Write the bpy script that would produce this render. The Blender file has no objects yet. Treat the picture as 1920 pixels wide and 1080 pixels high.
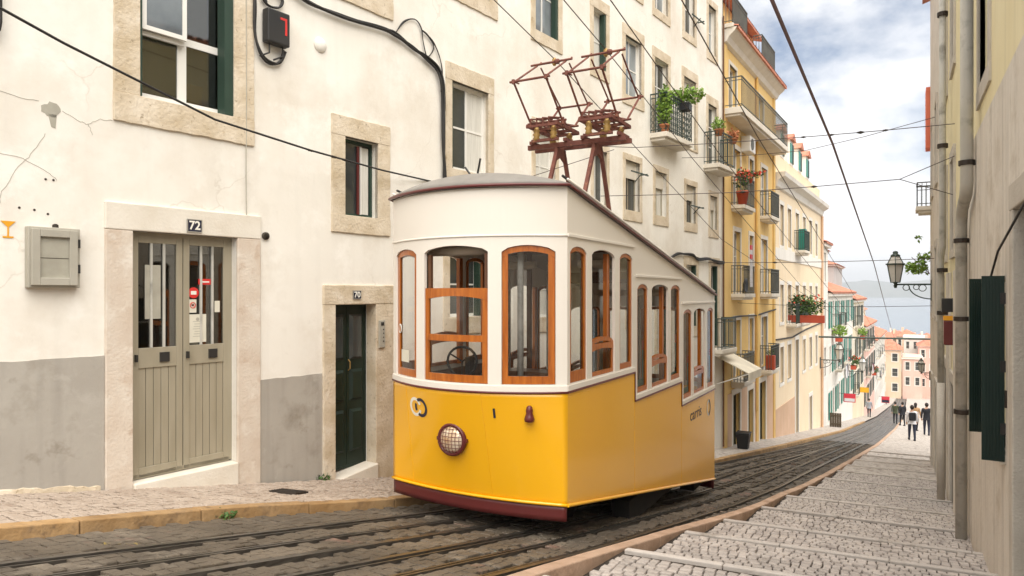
import bpy, bmesh, math, random
from mathutils import Vector, Matrix, noise as mnoise
random.seed(7)
S = bpy.context.scene
C = S.collection
rad = math.radians
# World axes: x = across the street (right positive), y = down the street, z up; the eye is at the origin.
# ------------------------------------------------------------------ camera
cd = bpy.data.cameras.new('camera'); cam = bpy.data.objects.new('camera', cd); C.objects.link(cam)
cam.rotation_euler = (rad(90), 0, rad(29.1)); cd.sensor_width = 36; cd.lens = 1310/1920*36
cd.shift_y = 9/1920; cd.clip_start = .05; cd.clip_end = 20000
S.camera = cam
# ------------------------------------------------------------------ world
SUN_EL, SUN_AZ = 60, 140          # azimuth: direction the light comes from, clockwise from +y
W = bpy.data.worlds.new('World'); S.world = W; W.use_nodes = True
nt = W.node_tree; nt.nodes.clear()
def N(t, **k):
    n = nt.nodes.new(t)
    for a, b in k.items(): setattr(n, a, b)
    return n
sky = N('ShaderNodeTexSky', sky_type='NISHITA', sun_disc=False)
sky.sun_elevation = rad(SUN_EL); sky.sun_rotation = rad(SUN_AZ); sky.dust_density = 1.0; sky.ozone_density = 2.5
tc = N('ShaderNodeTexCoord'); mp = N('ShaderNodeMapping'); mp.inputs['Scale'].default_value = (1, 1, 1.7); mp.inputs['Location'].default_value = (5, -7, 0)
nz = N('ShaderNodeTexNoise'); nz.inputs['Scale'].default_value = 3.2; nz.inputs['Detail'].default_value = 9; nz.inputs['Roughness'].default_value = .56
rp = N('ShaderNodeValToRGB'); rp.color_ramp.elements[0].position = .34; rp.color_ramp.elements[1].position = .50
nz2 = N('ShaderNodeTexNoise'); nz2.inputs['Scale'].default_value = 4.2; nz2.inputs['Detail'].default_value = 7
rp2 = N('ShaderNodeValToRGB'); rp2.color_ramp.elements[0].position = .32; rp2.color_ramp.elements[1].position = .64
rp2.color_ramp.elements[0].color = (7.9, 8.0, 8.3, 1); rp2.color_ramp.elements[1].color = (10.2, 10.2, 10.3, 1)
mx = N('ShaderNodeMix', data_type='RGBA'); bg = N('ShaderNodeBackground'); ow = N('ShaderNodeOutputWorld')
L = nt.links.new
L(tc.outputs['Generated'], mp.inputs['Vector']); L(mp.outputs[0], nz.inputs['Vector']); L(mp.outputs[0], nz2.inputs['Vector'])
L(nz.outputs['Fac'], rp.inputs[0]); L(nz2.outputs['Fac'], rp2.inputs[0])
L(rp.outputs[0], mx.inputs[0]); L(sky.outputs[0], mx.inputs[6]); L(rp2.outputs[0], mx.inputs[7]); L(mx.outputs[2], bg.inputs['Color'])
bg.inputs['Strength'].default_value = .062
L(bg.outputs[0], ow.inputs['Surface'])
# ------------------------------------------------------------------ sun behind thin cloud
sl = bpy.data.lights.new('sun', 'SUN'); sl.energy = 3.0; sl.angle = rad(80); sl.color = (1, .945, .86)
so = bpy.data.objects.new('sun', sl); C.objects.link(so)
_d = Vector((math.sin(rad(SUN_AZ))*math.cos(rad(SUN_EL)), math.cos(rad(SUN_AZ))*math.cos(rad(SUN_EL)), math.sin(rad(SUN_EL))))
so.rotation_euler = _d.to_track_quat('Z', 'Y').to_euler()
V = S.view_settings; V.view_transform = 'Standard'; V.look = 'None'; V.gamma = 1; V.use_curve_mapping = False; V.exposure = 1.05
S.render.engine = 'CYCLES'; S.cycles.max_bounces = 8; S.cycles.transparent_max_bounces = 16

# ------------------------------------------------------------------ materials
MATS = {}
def M(name, c, c2=None, var=.12, scale=2.0, rough=.75, bump=0., bscale=30., streak=0., spec=.4, metal=0., coat=0., rnd=0., dirt=None, dscale=1.2, dlo=.52, dhi=.66, stretch=(1, 1, 1), emis=None):
    m = bpy.data.materials.new(name); m.use_nodes = True; t = m.node_tree; b = t.nodes['Principled BSDF']
    nn = t.nodes.new; lk = t.links.new
    co = nn('ShaderNodeTexCoord'); mpn = nn('ShaderNodeMapping'); mpn.inputs['Scale'].default_value = stretch; lk(co.outputs['Object'], mpn.inputs[0])
    n1 = nn('ShaderNodeTexNoise'); n1.inputs['Scale'].default_value = scale; n1.inputs['Detail'].default_value = 6; lk(mpn.outputs[0], n1.inputs['Vector'])
    r = nn('ShaderNodeValToRGB'); r.color_ramp.elements[0].position = .32; r.color_ramp.elements[1].position = .68
    e2 = c2 or tuple(min(1, q*(1+var)) for q in c); e1 = c if c2 else tuple(q*(1-var) for q in c)
    r.color_ramp.elements[0].color = (*e1, 1); r.color_ramp.elements[1].color = (*e2, 1); lk(n1.outputs['Fac'], r.inputs[0])
    col = r.outputs[0]
    def mul(col, fac_socket, tint, amt):
        q = nn('ShaderNodeMix'); q.data_type = 'RGBA'; q.inputs[7].default_value = (*tint, 1)
        mm = nn('ShaderNodeMath'); mm.operation = 'MULTIPLY'; mm.inputs[1].default_value = amt; lk(fac_socket, mm.inputs[0]); lk(mm.outputs[0], q.inputs[0]); lk(col, q.inputs[6]); return q.outputs[2]
    if streak:
        m2 = nn('ShaderNodeMapping'); m2.inputs['Scale'].default_value = (5, 5, .35); lk(co.outputs['Object'], m2.inputs[0])
        n2 = nn('ShaderNodeTexNoise'); n2.inputs['Scale'].default_value = 1.3; n2.inputs['Detail'].default_value = 8; lk(m2.outputs[0], n2.inputs['Vector'])
        r2 = nn('ShaderNodeValToRGB'); r2.color_ramp.elements[0].position = .5; r2.color_ramp.elements[1].position = .75; lk(n2.outputs['Fac'], r2.inputs[0])
        col = mul(col, r2.outputs[0], tuple(q*.55 for q in c), streak)
    if dirt:
        n3 = nn('ShaderNodeTexNoise'); n3.inputs['Scale'].default_value = dscale; n3.inputs['Detail'].default_value = 10; n3.inputs['Roughness'].default_value = .65; lk(mpn.outputs[0], n3.inputs['Vector'])
        r3 = nn('ShaderNodeValToRGB'); r3.color_ramp.elements[0].position = dlo; r3.color_ramp.elements[1].position = dhi; lk(n3.outputs['Fac'], r3.inputs[0])
        col = mul(col, r3.outputs[0], dirt, .85)
    if rnd:
        oi = nn('ShaderNodeObjectInfo'); mr = nn('ShaderNodeMapRange'); mr.inputs[3].default_value = 1-rnd; mr.inputs[4].default_value = 1+rnd; lk(oi.outputs['Random'], mr.inputs[0])
        q = nn('ShaderNodeVectorMath'); q.operation = 'SCALE'; lk(col, q.inputs[0]); lk(mr.outputs[0], q.inputs['Scale']); col = q.outputs[0]
    lk(col, b.inputs['Base Color'])
    b.inputs['Roughness'].default_value = rough; b.inputs['Specular IOR Level'].default_value = spec; b.inputs['Metallic'].default_value = metal
    b.inputs['Coat Weight'].default_value = coat; b.inputs['Coat Roughness'].default_value = .12
    if bump:
        nb = nn('ShaderNodeTexNoise'); nb.inputs['Scale'].default_value = bscale; nb.inputs['Detail'].default_value = 5; lk(co.outputs['Object'], nb.inputs['Vector'])
        bp = nn('ShaderNodeBump'); bp.inputs['Strength'].default_value = bump; bp.inputs['Distance'].default_value = .02; lk(nb.outputs['Fac'], bp.inputs['Height']); lk(bp.outputs[0], b.inputs['Normal'])
    if emis: b.inputs['Emission Color'].default_value = (*emis[0], 1); b.inputs['Emission Strength'].default_value = emis[1]
    MATS[name] = m; return m
def add_cracks(m, col=(.35, .30, .24), scale=.55, amt=.7):
    """thin wandering cracks with a shape of their own"""
    t = m.node_tree; b = t.nodes['Principled BSDF']; lk = t.links.new; nn = t.nodes.new
    src = b.inputs['Base Color'].links[0].from_socket
    co = nn('ShaderNodeTexCoord'); nz = nn('ShaderNodeTexNoise'); nz.inputs['Scale'].default_value = 2.2; nz.inputs['Detail'].default_value = 6; lk(co.outputs['Object'], nz.inputs['Vector'])
    ad = nn('ShaderNodeVectorMath'); ad.operation = 'MULTIPLY_ADD'; ad.inputs[1].default_value = (.6, .6, .6); lk(nz.outputs['Color'], ad.inputs[0]); lk(co.outputs['Object'], ad.inputs[2])
    v = nn('ShaderNodeTexVoronoi'); v.feature = 'DISTANCE_TO_EDGE'; v.inputs['Scale'].default_value = scale; lk(ad.outputs[0], v.inputs['Vector'])
    r = nn('ShaderNodeValToRGB'); r.color_ramp.elements[0].position = .0; r.color_ramp.elements[0].color = (1, 1, 1, 1); r.color_ramp.elements[1].position = .006; r.color_ramp.elements[1].color = (0, 0, 0, 1); lk(v.outputs['Distance'], r.inputs[0])
    n2 = nn('ShaderNodeTexNoise'); n2.inputs['Scale'].default_value = .8; lk(co.outputs['Object'], n2.inputs['Vector'])
    r2 = nn('ShaderNodeValToRGB'); r2.color_ramp.elements[0].position = .52; r2.color_ramp.elements[1].position = .6; lk(n2.outputs['Fac'], r2.inputs[0])
    mm = nn('ShaderNodeMath'); mm.operation = 'MULTIPLY'; lk(r.outputs[0], mm.inputs[0]); lk(r2.outputs[0], mm.inputs[1])
    m3 = nn('ShaderNodeMath'); m3.operation = 'MULTIPLY'; m3.inputs[1].default_value = amt; lk(mm.outputs[0], m3.inputs[0])
    q = nn('ShaderNodeMix'); q.data_type = 'RGBA'; q.inputs[7].default_value = (*col, 1); lk(m3.outputs[0], q.inputs[0]); lk(src, q.inputs[6]); lk(q.outputs[2], b.inputs['Base Color'])
def glass(name, tint=(.9, .95, .95), t_amt=.82):
    m = bpy.data.materials.new(name); m.use_nodes = True; t = m.node_tree; t.nodes.clear(); lk = t.links.new
    o = t.nodes.new('ShaderNodeOutputMaterial'); g = t.nodes.new('ShaderNodeBsdfGlossy'); g.inputs['Roughness'].default_value = .03
    tr = t.nodes.new('ShaderNodeBsdfTransparent'); tr.inputs[0].default_value = (*tint, 1)
    lw = t.nodes.new('ShaderNodeFresnel'); lw.inputs[0].default_value = 1.5
    mr = t.nodes.new('ShaderNodeMapRange'); mr.inputs[1].default_value = 0; mr.inputs[2].default_value = 1; mr.inputs[3].default_value = (1-t_amt)*.4; mr.inputs[4].default_value = 1
    x = t.nodes.new('ShaderNodeMixShader'); lk(lw.outputs[0], mr.inputs[0]); lk(mr.outputs[0], x.inputs[0]); lk(tr.outputs[0], x.inputs[1]); lk(g.outputs[0], x.inputs[2]); lk(x.outputs[0], o.inputs[0])
    MATS[name] = m; return m
m_white = M('white_plaster', (.785, .745, .665), (.85, .82, .75), scale=.5, streak=.10, bump=.12, bscale=14, dirt=(.64, .57, .47), dscale=.55, dlo=.46, dhi=.72, rough=.9)
add_cracks(m_white, (.58, .52, .43), amt=.55)
M('dado_grey', (.365, .335, .29), (.43, .40, .35), scale=1.2, streak=.3, bump=.15, bscale=18, rough=.9, dirt=(.25, .22, .175), dscale=1.3, dlo=.53, dhi=.72)
M('limestone', (.52, .42, .285), (.69, .60, .47), scale=3, bump=.5, bscale=26, rough=.85, dirt=(.36, .26, .15), dscale=3.5, dlo=.60, dhi=.74)
M('pink_stone', (.57, .47, .375), (.67, .60, .51), scale=2.4, bump=.3, bscale=30, rough=.85, dirt=(.42, .28, .18), dscale=2.2, dlo=.56, dhi=.74)
M('step_stone', (.46, .415, .375), (.57, .52, .475), scale=3, bump=.3, rough=.8, rnd=.08, dirt=(.3, .26, .22), dscale=3)
M('pale_stone', (.66, .60, .50), (.74, .69, .60), scale=3, bump=.2, rough=.8)
M('kerb_brown', (.30, .175, .07), (.44, .285, .14), scale=3, bump=.5, bscale=22, rough=.85, rnd=.12, dirt=(.18, .12, .07), dscale=4, dlo=.55, dhi=.72)
M('kerb_pink', (.40, .265, .18), (.54, .38, .275), scale=3, bump=.4, bscale=22, rough=.85, rnd=.1, dirt=(.30, .2, .12), dscale=4, dlo=.58, dhi=.74)
M('cobble', (.30, .262, .238), (.49, .44, .40), scale=6, bump=.3, bscale=60, rough=.7, spec=.5, rnd=.14, dirt=(.36, .31, .265), dscale=3, dlo=.55, dhi=.75)
M('cobble_left', (.36, .285, .225), (.47, .39, .32), scale=6, bump=.5, bscale=60, rough=.75, dirt=(.24, .175, .13), dscale=3, dlo=.54, dhi=.7)
M('joint_dirt', (.03, .022, .017), (.055, .042, .03), scale=9, rough=1, bump=.4)
M('joint_sand', (.085, .065, .045), (.13, .10, .07), scale=9, rough=1, bump=.4)
M('cobble_far', (.42, .375, .33), (.54, .49, .44), scale=9, rough=.8, bump=1, bscale=26, dirt=(.2, .165, .14), dscale=7, dlo=.5, dhi=.62)
M('sett', (.070, .054, .037), (.145, .116, .084), scale=1.6, bump=.6, bscale=40, rough=.62, spec=.5, rnd=.1, dirt=(.07, .058, .046), dscale=1.3, dlo=.5, dhi=.66)
M('road_base', (.06, .05, .038), (.10, .082, .064), scale=3, bump=.5, rough=.85)
M('road_far', (.11, .10, .092), (.18, .168, .155), scale=3.2, bump=1., bscale=16, rough=.6, dirt=(.055, .05, .046), dscale=4, dlo=.48, dhi=.6)
M('rail_steel', (.10, .088, .075), (.20, .18, .155), scale=6, rough=.34, metal=.75, stretch=(8, .6, 8))
M('rail_groove', (.012, .010, .008), rough=.9)
M('yellow_paint', (.92, .455, .003), (.94, .485, .005), scale=.7, rough=.3, spec=.6, coat=.6, bump=.02, bscale=2.5)
M('maroon_paint', (.105, .017, .016), (.13, .022, .02), rough=.4, coat=.3)
M('cream_paint', (.79, .735, .655), (.83, .78, .70), scale=.8, rough=.4, coat=.25)
M('roof_grey', (.20, .185, .165), (.26, .24, .215), scale=2, rough=.6, streak=.3)
M('varnished_wood', (.36, .090, .008), (.50, .150, .017), scale=3, stretch=(9, 9, 1.2), rough=.34, coat=.4, dirt=(.26, .06, .008), dscale=2.2, dlo=.56, dhi=.66)
M('dark_wood', (.10, .042, .018), (.15, .065, .028), scale=4, stretch=(8, 8, 1), rough=.45, coat=.3)
M('interior_cream', (.62, .56, .46), rough=.6)
M('black_metal', (.018, .018, .018), (.03, .028, .026), rough=.45)
M('under_black', (.012, .011, .010), (.022, .019, .016), rough=.9)
M('rust_red', (.12, .038, .028), (.20, .07, .048), scale=8, rough=.7, bump=.3, dirt=(.30, .13, .07), dscale=9, dlo=.55, dhi=.7)
M('brass', (.36, .22, .07), (.45, .29, .10), scale=8, rough=.45, metal=.4)
M('lamp_glass', (.80, .52, .28), (1., .88, .68), scale=9, rough=.2, metal=.25, coat=.8)
M('navy_paint', (.02, .022, .045), rough=.4)
M('offwhite_paint', (.80, .77, .68), rough=.4)
M('teal_paint', (.02, .22, .17), rough=.4)
M('olive_door', (.30, .265, .19), (.345, .305, .225), scale=1.5, rough=.45, spec=.5, stretch=(6, 6, 1))
M('green_paint', (.007, .016, .011), (.012, .026, .017), scale=3, rough=.4, dirt=(.16, .13, .09), dscale=5, dlo=.72, dhi=.76)
M('shutter_green', (.005, .018, .014), (.008, .026, .020), scale=3, rough=.42, stretch=(1, 1, .2))
M('window_green', (.022, .048, .032), rough=.5)
M('white_frame', (.74, .72, .66), (.80, .78, .73), rough=.45)
M('glass_dark', (.030, .034, .032), (.06, .066, .062), scale=1.2, rough=.06, spec=.8)
M('glass_sky', (.10, .12, .13), (.30, .33, .34), scale=.9, rough=.06, spec=.9)
M('curtain', (.55, .53, .47), (.68, .66, .60), scale=9, stretch=(6, 6, .3), rough=.7)
M('blind', (.62, .56, .46), (.70, .65, .55), scale=3, rough=.7)
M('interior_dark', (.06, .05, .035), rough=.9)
M('yellow_plaster', (.77, .52, .19), (.83, .59, .25), scale=.5, streak=.25, rough=.9, bump=.1, dirt=(.62, .42, .18), dscale=.7, dlo=.55, dhi=.8)
M('yellow_trim', (.70, .46, .16), rough=.9)
M('cream_plaster', (.80, .645, .44), (.84, .70, .50), scale=.5, streak=.2, rough=.9)
M('salmon_plinth', (.60, .40, .26), (.66, .46, .32), scale=1, streak=.3, rough=.9)
M('white_far', (.76, .725, .655), (.82, .79, .73), scale=.4, streak=.25, rough=.9, dirt=(.62, .56, .47), dscale=.5, dlo=.55, dhi=.75)
M('ochre_far', (.72, .62, .43), (.78, .69, .51), scale=.4, streak=.3, rough=.9)
M('pink_far', (.72, .46, .38), (.78, .53, .45), scale=.4, streak=.2, rough=.9)
M('peach_far', (.76, .54, .38), (.80, .60, .45), scale=.4, streak=.2, rough=.9)
M('grey_far', (.45, .44, .42), (.52, .51, .49), scale=.5, streak=.2, rough=.9)
M('roof_tile', (.46, .175, .105), (.58, .25, .165), scale=2.2, bump=.8, bscale=8, rough=.85, dirt=(.36, .10, .06), dscale=2.5)
M('right_plaster', (.66, .605, .525), (.74, .69, .61), scale=1.1, streak=.6, bump=.3, bscale=16, rough=.92, dirt=(.36, .29, .20), dscale=1.1, dlo=.55, dhi=.75)
M('right_yellow', (.76, .67, .41), (.82, .74, .49), scale=.8, streak=.3, rough=.92, bump=.15, bscale=16)
M('right_stone', (.50, .455, .39), (.58, .535, .465), scale=3, bump=.4, bscale=40, rough=.9)
M('pipe_grey', (.48, .465, .41), (.54, .52, .465), scale=3, rough=.6, streak=.3, dirt=(.22, .21, .18), dscale=2)
M('orange_panel', (.72, .17, .09), (.78, .21, .115), scale=2, rough=.6)
M('iron_green', (.035, .055, .045), (.055, .08, .065), rough=.5)
M('iron_grey', (.085, .09, .078), (.125, .13, .115), rough=.6)
M('leaf', (.15, .28, .035), (.27, .40, .07), scale=12, rough=.6, rnd=.1)
M('leaf_dark', (.035, .085, .02), (.075, .14, .03), scale=12, rough=.6)
M('flower_red', (.65, .06, .035), (.75, .12, .06), scale=20, rough=.6)
M('terracotta', (.46, .17, .075), (.52, .21, .10), scale=6, rough=.8)
M('planter_red', (.45, .075, .035), rough=.6)
M('meter_grey', (.36, .335, .275), (.42, .395, .33), scale=3, rough=.6)
M('meter_face', (.33, .31, .25), (.42, .40, .33), scale=5, rough=.7)
M('cable_black', (.022, .02, .018), rough=.6)
M('wire_brown', (.06, .042, .036), rough=.6)
M('wire_plum', (.16, .095, .10), rough=.6)
M('plate_navy', (.012, .014, .035), rough=.25, coat=.5)
M('number_white', (.8, .78, .7), rough=.4)
M('sticker_red', (.62, .035, .03), rough=.4)
M('paper', (.66, .63, .52), rough=.6)
M('sticker_orange', (.78, .36, .02), rough=.5)
M('bin_black', (.012, .012, .013), rough=.45)
M('crate_wood', (.085, .062, .036), rough=.8)
M('water', (.16, .20, .24), rough=.25, spec=.5)
M('terrain', (.16, .13, .10), (.22, .19, .15), scale=.05, rough=1)
M('far_hill', (.06, .085, .065), (.13, .14, .115), scale=.012, rough=1)
M('skin', (.50, .30, .21), rough=.5); M('hair_dark', (.02, .014, .010), rough=.6)
M('cloth_black', (.014, .015, .02), rough=.85); M('cloth_navy', (.02, .024, .045), rough=.85); M('cloth_white', (.62, .61, .62), rough=.85)
M('cloth_olive', (.05, .06, .03), rough=.85); M('cloth_grey', (.30, .32, .36), rough=.85); M('cloth_tan', (.40, .24, .12), rough=.85); M('cloth_red', (.45, .05, .06), rough=.85)
M('sign_red', (.6, .04, .06), rough=.5); M('sign_yellow', (.75, .40, .02), rough=.5); M('awning', (.72, .66, .53), rough=.8)
M('paint_yellow_spill', (.62, .45, .06), rough=.6); M('paint_blue_spill', (.16, .30, .34), rough=.6); M('paint_pink_spill', (.36, .17, .13), rough=.7); M('paint_white_spill', (.52, .48, .42), rough=.7)
M('drain_iron', (.05, .04, .032), rough=.6, metal=.5)
M('white_ceiling', (.50, .46, .40), rough=.7)
def stains(m, specs):
    t = m.node_tree; b = t.nodes['Principled BSDF']; lk = t.links.new; nn = t.nodes.new
    for col, sc, lo, hi, amt, off in specs:
        src = b.inputs['Base Color'].links[0].from_socket
        co = nn('ShaderNodeTexCoord'); mp_ = nn('ShaderNodeMapping'); mp_.inputs['Location'].default_value = (off, off*.7, 0); lk(co.outputs['Object'], mp_.inputs[0])
        nz = nn('ShaderNodeTexNoise'); nz.inputs['Scale'].default_value = sc; nz.inputs['Detail'].default_value = 8; nz.inputs['Roughness'].default_value = .7; lk(mp_.outputs[0], nz.inputs['Vector'])
        mr = nn('ShaderNodeMapRange'); mr.inputs[1].default_value = lo; mr.inputs[2].default_value = hi; mr.inputs[4].default_value = amt; lk(nz.outputs['Fac'], mr.inputs[0])
        q = nn('ShaderNodeMix'); q.data_type = 'RGBA'; q.inputs[7].default_value = (*col, 1); lk(mr.outputs[0], q.inputs[0]); lk(src, q.inputs[6]); lk(q.outputs[2], b.inputs['Base Color'])
stains(MATS['sett'], [((.29, .24, .18), 1.3, .56, .68, .65, 0), ((.05, .04, .03), .9, .57, .72, .55, 7.7), ((.30, .15, .115), 1.1, .60, .70, .6, 4.3), ((.42, .30, .06), 2.6, .67, .71, .8, 9.1), ((.15, .26, .29), 2.2, .70, .73, .8, 15.7)])
stains(m_white, [((.60, .535, .44), 1.1, .57, .72, .38, 3.3), ((.52, .47, .39), 5.0, .63, .75, .3, 1.1), ((.93, .90, .84), .8, .56, .66, .5, 8.8)])
stains(MATS['dado_grey'], [((.22, .19, .145), 3.2, .60, .72, .6, 1.7), ((.52, .49, .44), 1.4, .58, .68, .5, 6.1)])
stains(MATS['right_plaster'], [((.40, .33, .24), 1.0, .54, .70, .6, 2.9), ((.33, .30, .26), 4.0, .62, .74, .5, 5.2)])
stains(MATS['limestone'], [((.24, .18, .11), 14., .60, .68, .7, 2.1), ((.78, .72, .62), 3., .57, .68, .5, 4.9)])
stains(MATS['pink_stone'], [((.36, .22, .13), 4., .60, .72, .5, 2.1), ((.74, .69, .61), 2.4, .55, .66, .6, 4.9)])
stains(MATS['kerb_brown'], [((.13, .085, .05), 6., .56, .68, .7, 2.1)])
stains(MATS['kerb_pink'], [((.22, .14, .09), 5., .56, .68, .6, 2.1)])
stains(MATS['green_paint'], [((.30, .26, .19), 9., .70, .73, .8, 3.)])
stains(MATS['yellow_paint'], [((.45, .22, .02), 26., .74, .78, .5, 5.)])
stains(MATS['yellow_paint'], [((.86, .40, .008), .9, .58, .74, .4, 2.2)])
glass('clear_glass', (.97, .98, .98), .9)
glass('door_glass', (.55, .56, .5), .75)

# ------------------------------------------------------------------ mesh helpers
ZB = {}
def root_of(o):
    while o.parent: o = o.parent
    return o
class MB:
    def __init__(s): s.v = []; s.f = []
    def add(s, vs, fs):
        k = len(s.v); s.v += [tuple(q) for q in vs]; s.f += [tuple(i+k for i in q) for q in fs]; return s
    def quad(s, a, b, c, d): return s.add([a, b, c, d], [(0, 1, 2, 3)])
    def poly(s, pts): return s.add(pts, [tuple(range(len(pts)))])
    def box(s, x0, x1, y0, y1, z0, z1):
        return s.add([(x0, y0, z0), (x1, y0, z0), (x1, y1, z0), (x0, y1, z0), (x0, y0, z1), (x1, y0, z1), (x1, y1, z1), (x0, y1, z1)],
                     [(0, 3, 2, 1), (4, 5, 6, 7), (0, 1, 5, 4), (1, 2, 6, 5), (2, 3, 7, 6), (3, 0, 4, 7)])
    def prism(s, pts, off):        # polygon extruded by a vector
        n = len(pts); o = Vector(off); q = [Vector(p) for p in pts]
        return s.add(q+[p+o for p in q], [tuple(range(n))[::-1], tuple(range(n, 2*n))]+[(i, (i+1) % n, n+(i+1) % n, n+i) for i in range(n)])
    def tube(s, pts, r, n=6, closed=False):
        P = [Vector(p) for p in pts]; m = len(P); rings = []; up = Vector((0, 0, 1)); prev = None
        for i in range(m):
            a = P[(i-1) % m] if (closed or i > 0) else P[i]; b = P[(i+1) % m] if (closed or i < m-1) else P[i]
            t = (b-a); t = t.normalized() if t.length > 1e-9 else Vector((0, 0, 1))
            x = t.cross(up if prev is None else prev)
            if prev is not None: x = prev - t*prev.dot(t)
            elif x.length < 1e-4: x = t.cross(Vector((1, 0, 0)))
            x.normalize(); prev = x; y = t.cross(x); rr = r[i] if isinstance(r, (list, tuple)) else r
            rings.append([P[i]+(x*math.cos(2*math.pi*k/n)+y*math.sin(2*math.pi*k/n))*rr for k in range(n)])
        vs = [q for g in rings for q in g]; fs = []
        for i in range(m if closed else m-1):
            j = (i+1) % m
            for k in range(n): fs.append((i*n+k, i*n+(k+1) % n, j*n+(k+1) % n, j*n+k))
        if not closed: fs += [tuple(range(n))[::-1], tuple(range((m-1)*n, m*n))]
        return s.add(vs, fs)
    def bar(s, a, b, w, h=None, up=(0, 0, 1)):      # rectangular bar a->b
        a, b = Vector(a), Vector(b); t = (b-a).normalized(); u = Vector(up)
        x = t.cross(u); x = x if x.length > 1e-4 else t.cross(Vector((1, 0, 0))); x.normalize(); y = x.cross(t); h = h or w
        c = [x*w/2+y*h/2, -x*w/2+y*h/2, -x*w/2-y*h/2, x*w/2-y*h/2]
        return s.add([a+q for q in c]+[b+q for q in c], [(0, 1, 2, 3), (7, 6, 5, 4)]+[(i, 4+i, 4+(i+1) % 4, (i+1) % 4) for i in range(4)])
    def lathe(s, prof, c=(0, 0, 0), n=14, axis='z'):
        vs = []; fs = []
        for r, h in prof:
            for k in range(n):
                a = 2*math.pi*k/n; p = (r*math.cos(a), r*math.sin(a), h)
                if axis == 'y': p = (p[0], p[2], p[1])
                if axis == 'x': p = (p[2], p[0], p[1])
                vs.append((c[0]+p[0], c[1]+p[1], c[2]+p[2]))
        for i in range(len(prof)-1):
            for k in range(n): fs.append((i*n+k, i*n+(k+1) % n, (i+1)*n+(k+1) % n, (i+1)*n+k))
        fs += [tuple(range(n))[::-1], tuple(range((len(prof)-1)*n, len(prof)*n))]
        return s.add(vs, fs)
    def build(s, name, mat, parent=None, smooth=False, bevel=0, recalc=True):
        me = bpy.data.meshes.new(name); zb = ZB.get(root_of(parent).name, 0) if parent else 0
        me.from_pydata([(a, b, c-zb) for a, b, c in s.v], [], s.f)
        if recalc:
            bm = bmesh.new(); bm.from_mesh(me); bmesh.ops.recalc_face_normals(bm, faces=bm.faces); bm.to_mesh(me); bm.free()
        me.materials.append(MATS[mat])
        if smooth:
            for p in me.polygons: p.use_smooth = True
        o = bpy.data.objects.new(name, me); C.objects.link(o)
        if parent: o.parent = parent
        if bevel:
            b = o.modifiers.new('bevel', 'BEVEL'); b.width = bevel; b.segments = 2; b.limit_method = 'ANGLE'
        return o
def tag(o, label=None, cat=None, group=None, kind=None):
    if label: o['label'] = label
    if cat: o['category'] = cat
    if group: o['group'] = group
    if kind: o['kind'] = kind
    return o
def thing(name, label, cat, loc=(0, 0, 0), rz=0, group=None):
    o = bpy.data.objects.new(name, None); C.objects.link(o); o.empty_display_size = .2
    o.location = loc; o.rotation_euler = (0, 0, rz); ZB[o.name] = loc[2]
    return tag(o, label, cat, group)
def text_mesh(txt, size, depth=.004, shear=0, bold=0):
    cu = bpy.data.curves.new('lettering', 'FONT'); cu.body = txt; cu.size = size; cu.extrude = depth; cu.align_x = 'CENTER'; cu.align_y = 'CENTER'; cu.offset = bold; cu.resolution_u = 3
    o = bpy.data.objects.new('lettering', cu); C.objects.link(o); bpy.context.view_layer.update()
    me = bpy.data.meshes.new_from_object(o); bpy.data.objects.remove(o); bpy.data.curves.remove(cu); return me
def put_text(name, txt, size, mat, parent, mtx, bold=0, depth=.003, sx=1):
    me = text_mesh(txt, size, depth, bold=bold); me.transform(Matrix.Diagonal((sx, 1, 1, 1))); me.transform(mtx); zb = ZB.get(root_of(parent).name, 0); me.transform(Matrix.Translation((0, 0, -zb)))
    me.materials.clear(); me.materials.append(MATS[mat]); o = bpy.data.objects.new(name, me); C.objects.link(o); o.parent = parent; return o
def lerp_tab(t, x):
    if x <= t[0][0]: return t[0][1]+(t[1][1]-t[0][1])/(t[1][0]-t[0][0])*(x-t[0][0])
    for (a, b), (c, d) in zip(t, t[1:]):
        if x <= c: return b+(d-b)*(x-a)/(c-a)
    (a, b), (c, d) = t[-2], t[-1]
    return d+(d-b)/(c-a)*(x-c)
GZ = [(-30, 2.6), (0, -1.4), (12, -3.56), (16, -4.19), (38, -7.1), (80, -12.6), (163, -21.5), (270, -31.5)]
def gz(p): return lerp_tab(GZ, p)
CR = [(-4, -2.9), (0, -2.75), (5.2, -2.51), (8.2, -2.28), (10, -2.12), (14, -1.96), (18.2, -1.67), (32, -.93), (50, -.4), (71, 0), (120, .5), (170, 1)]
CL = [(-5, -6.3), (2.8, -6.09), (4.64, -5.96), (6.6, -5.52), (9, -5.2), (12, -4.95), (20, -4.32), (28, -3.72), (43, -2.8), (60, -2.45), (80, -2.1), (120, -1.1), (170, -.6)]
def cr(p): return lerp_tab(CR, p)
def cl(p): return lerp_tab(CL, p)
def fl(p):   # left facade line
    return lerp_tab([(-12, -9.6), (4.4, -7.5), (23.27, -5.08), (31.32, -4.69), (45.05, -4.11), (122, -2.1), (170, -1.4)], p)
def frange(a, b, st):
    n = max(1, int(round((b-a)/st))); return [a+(b-a)*i/n for i in range(n+1)]
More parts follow.
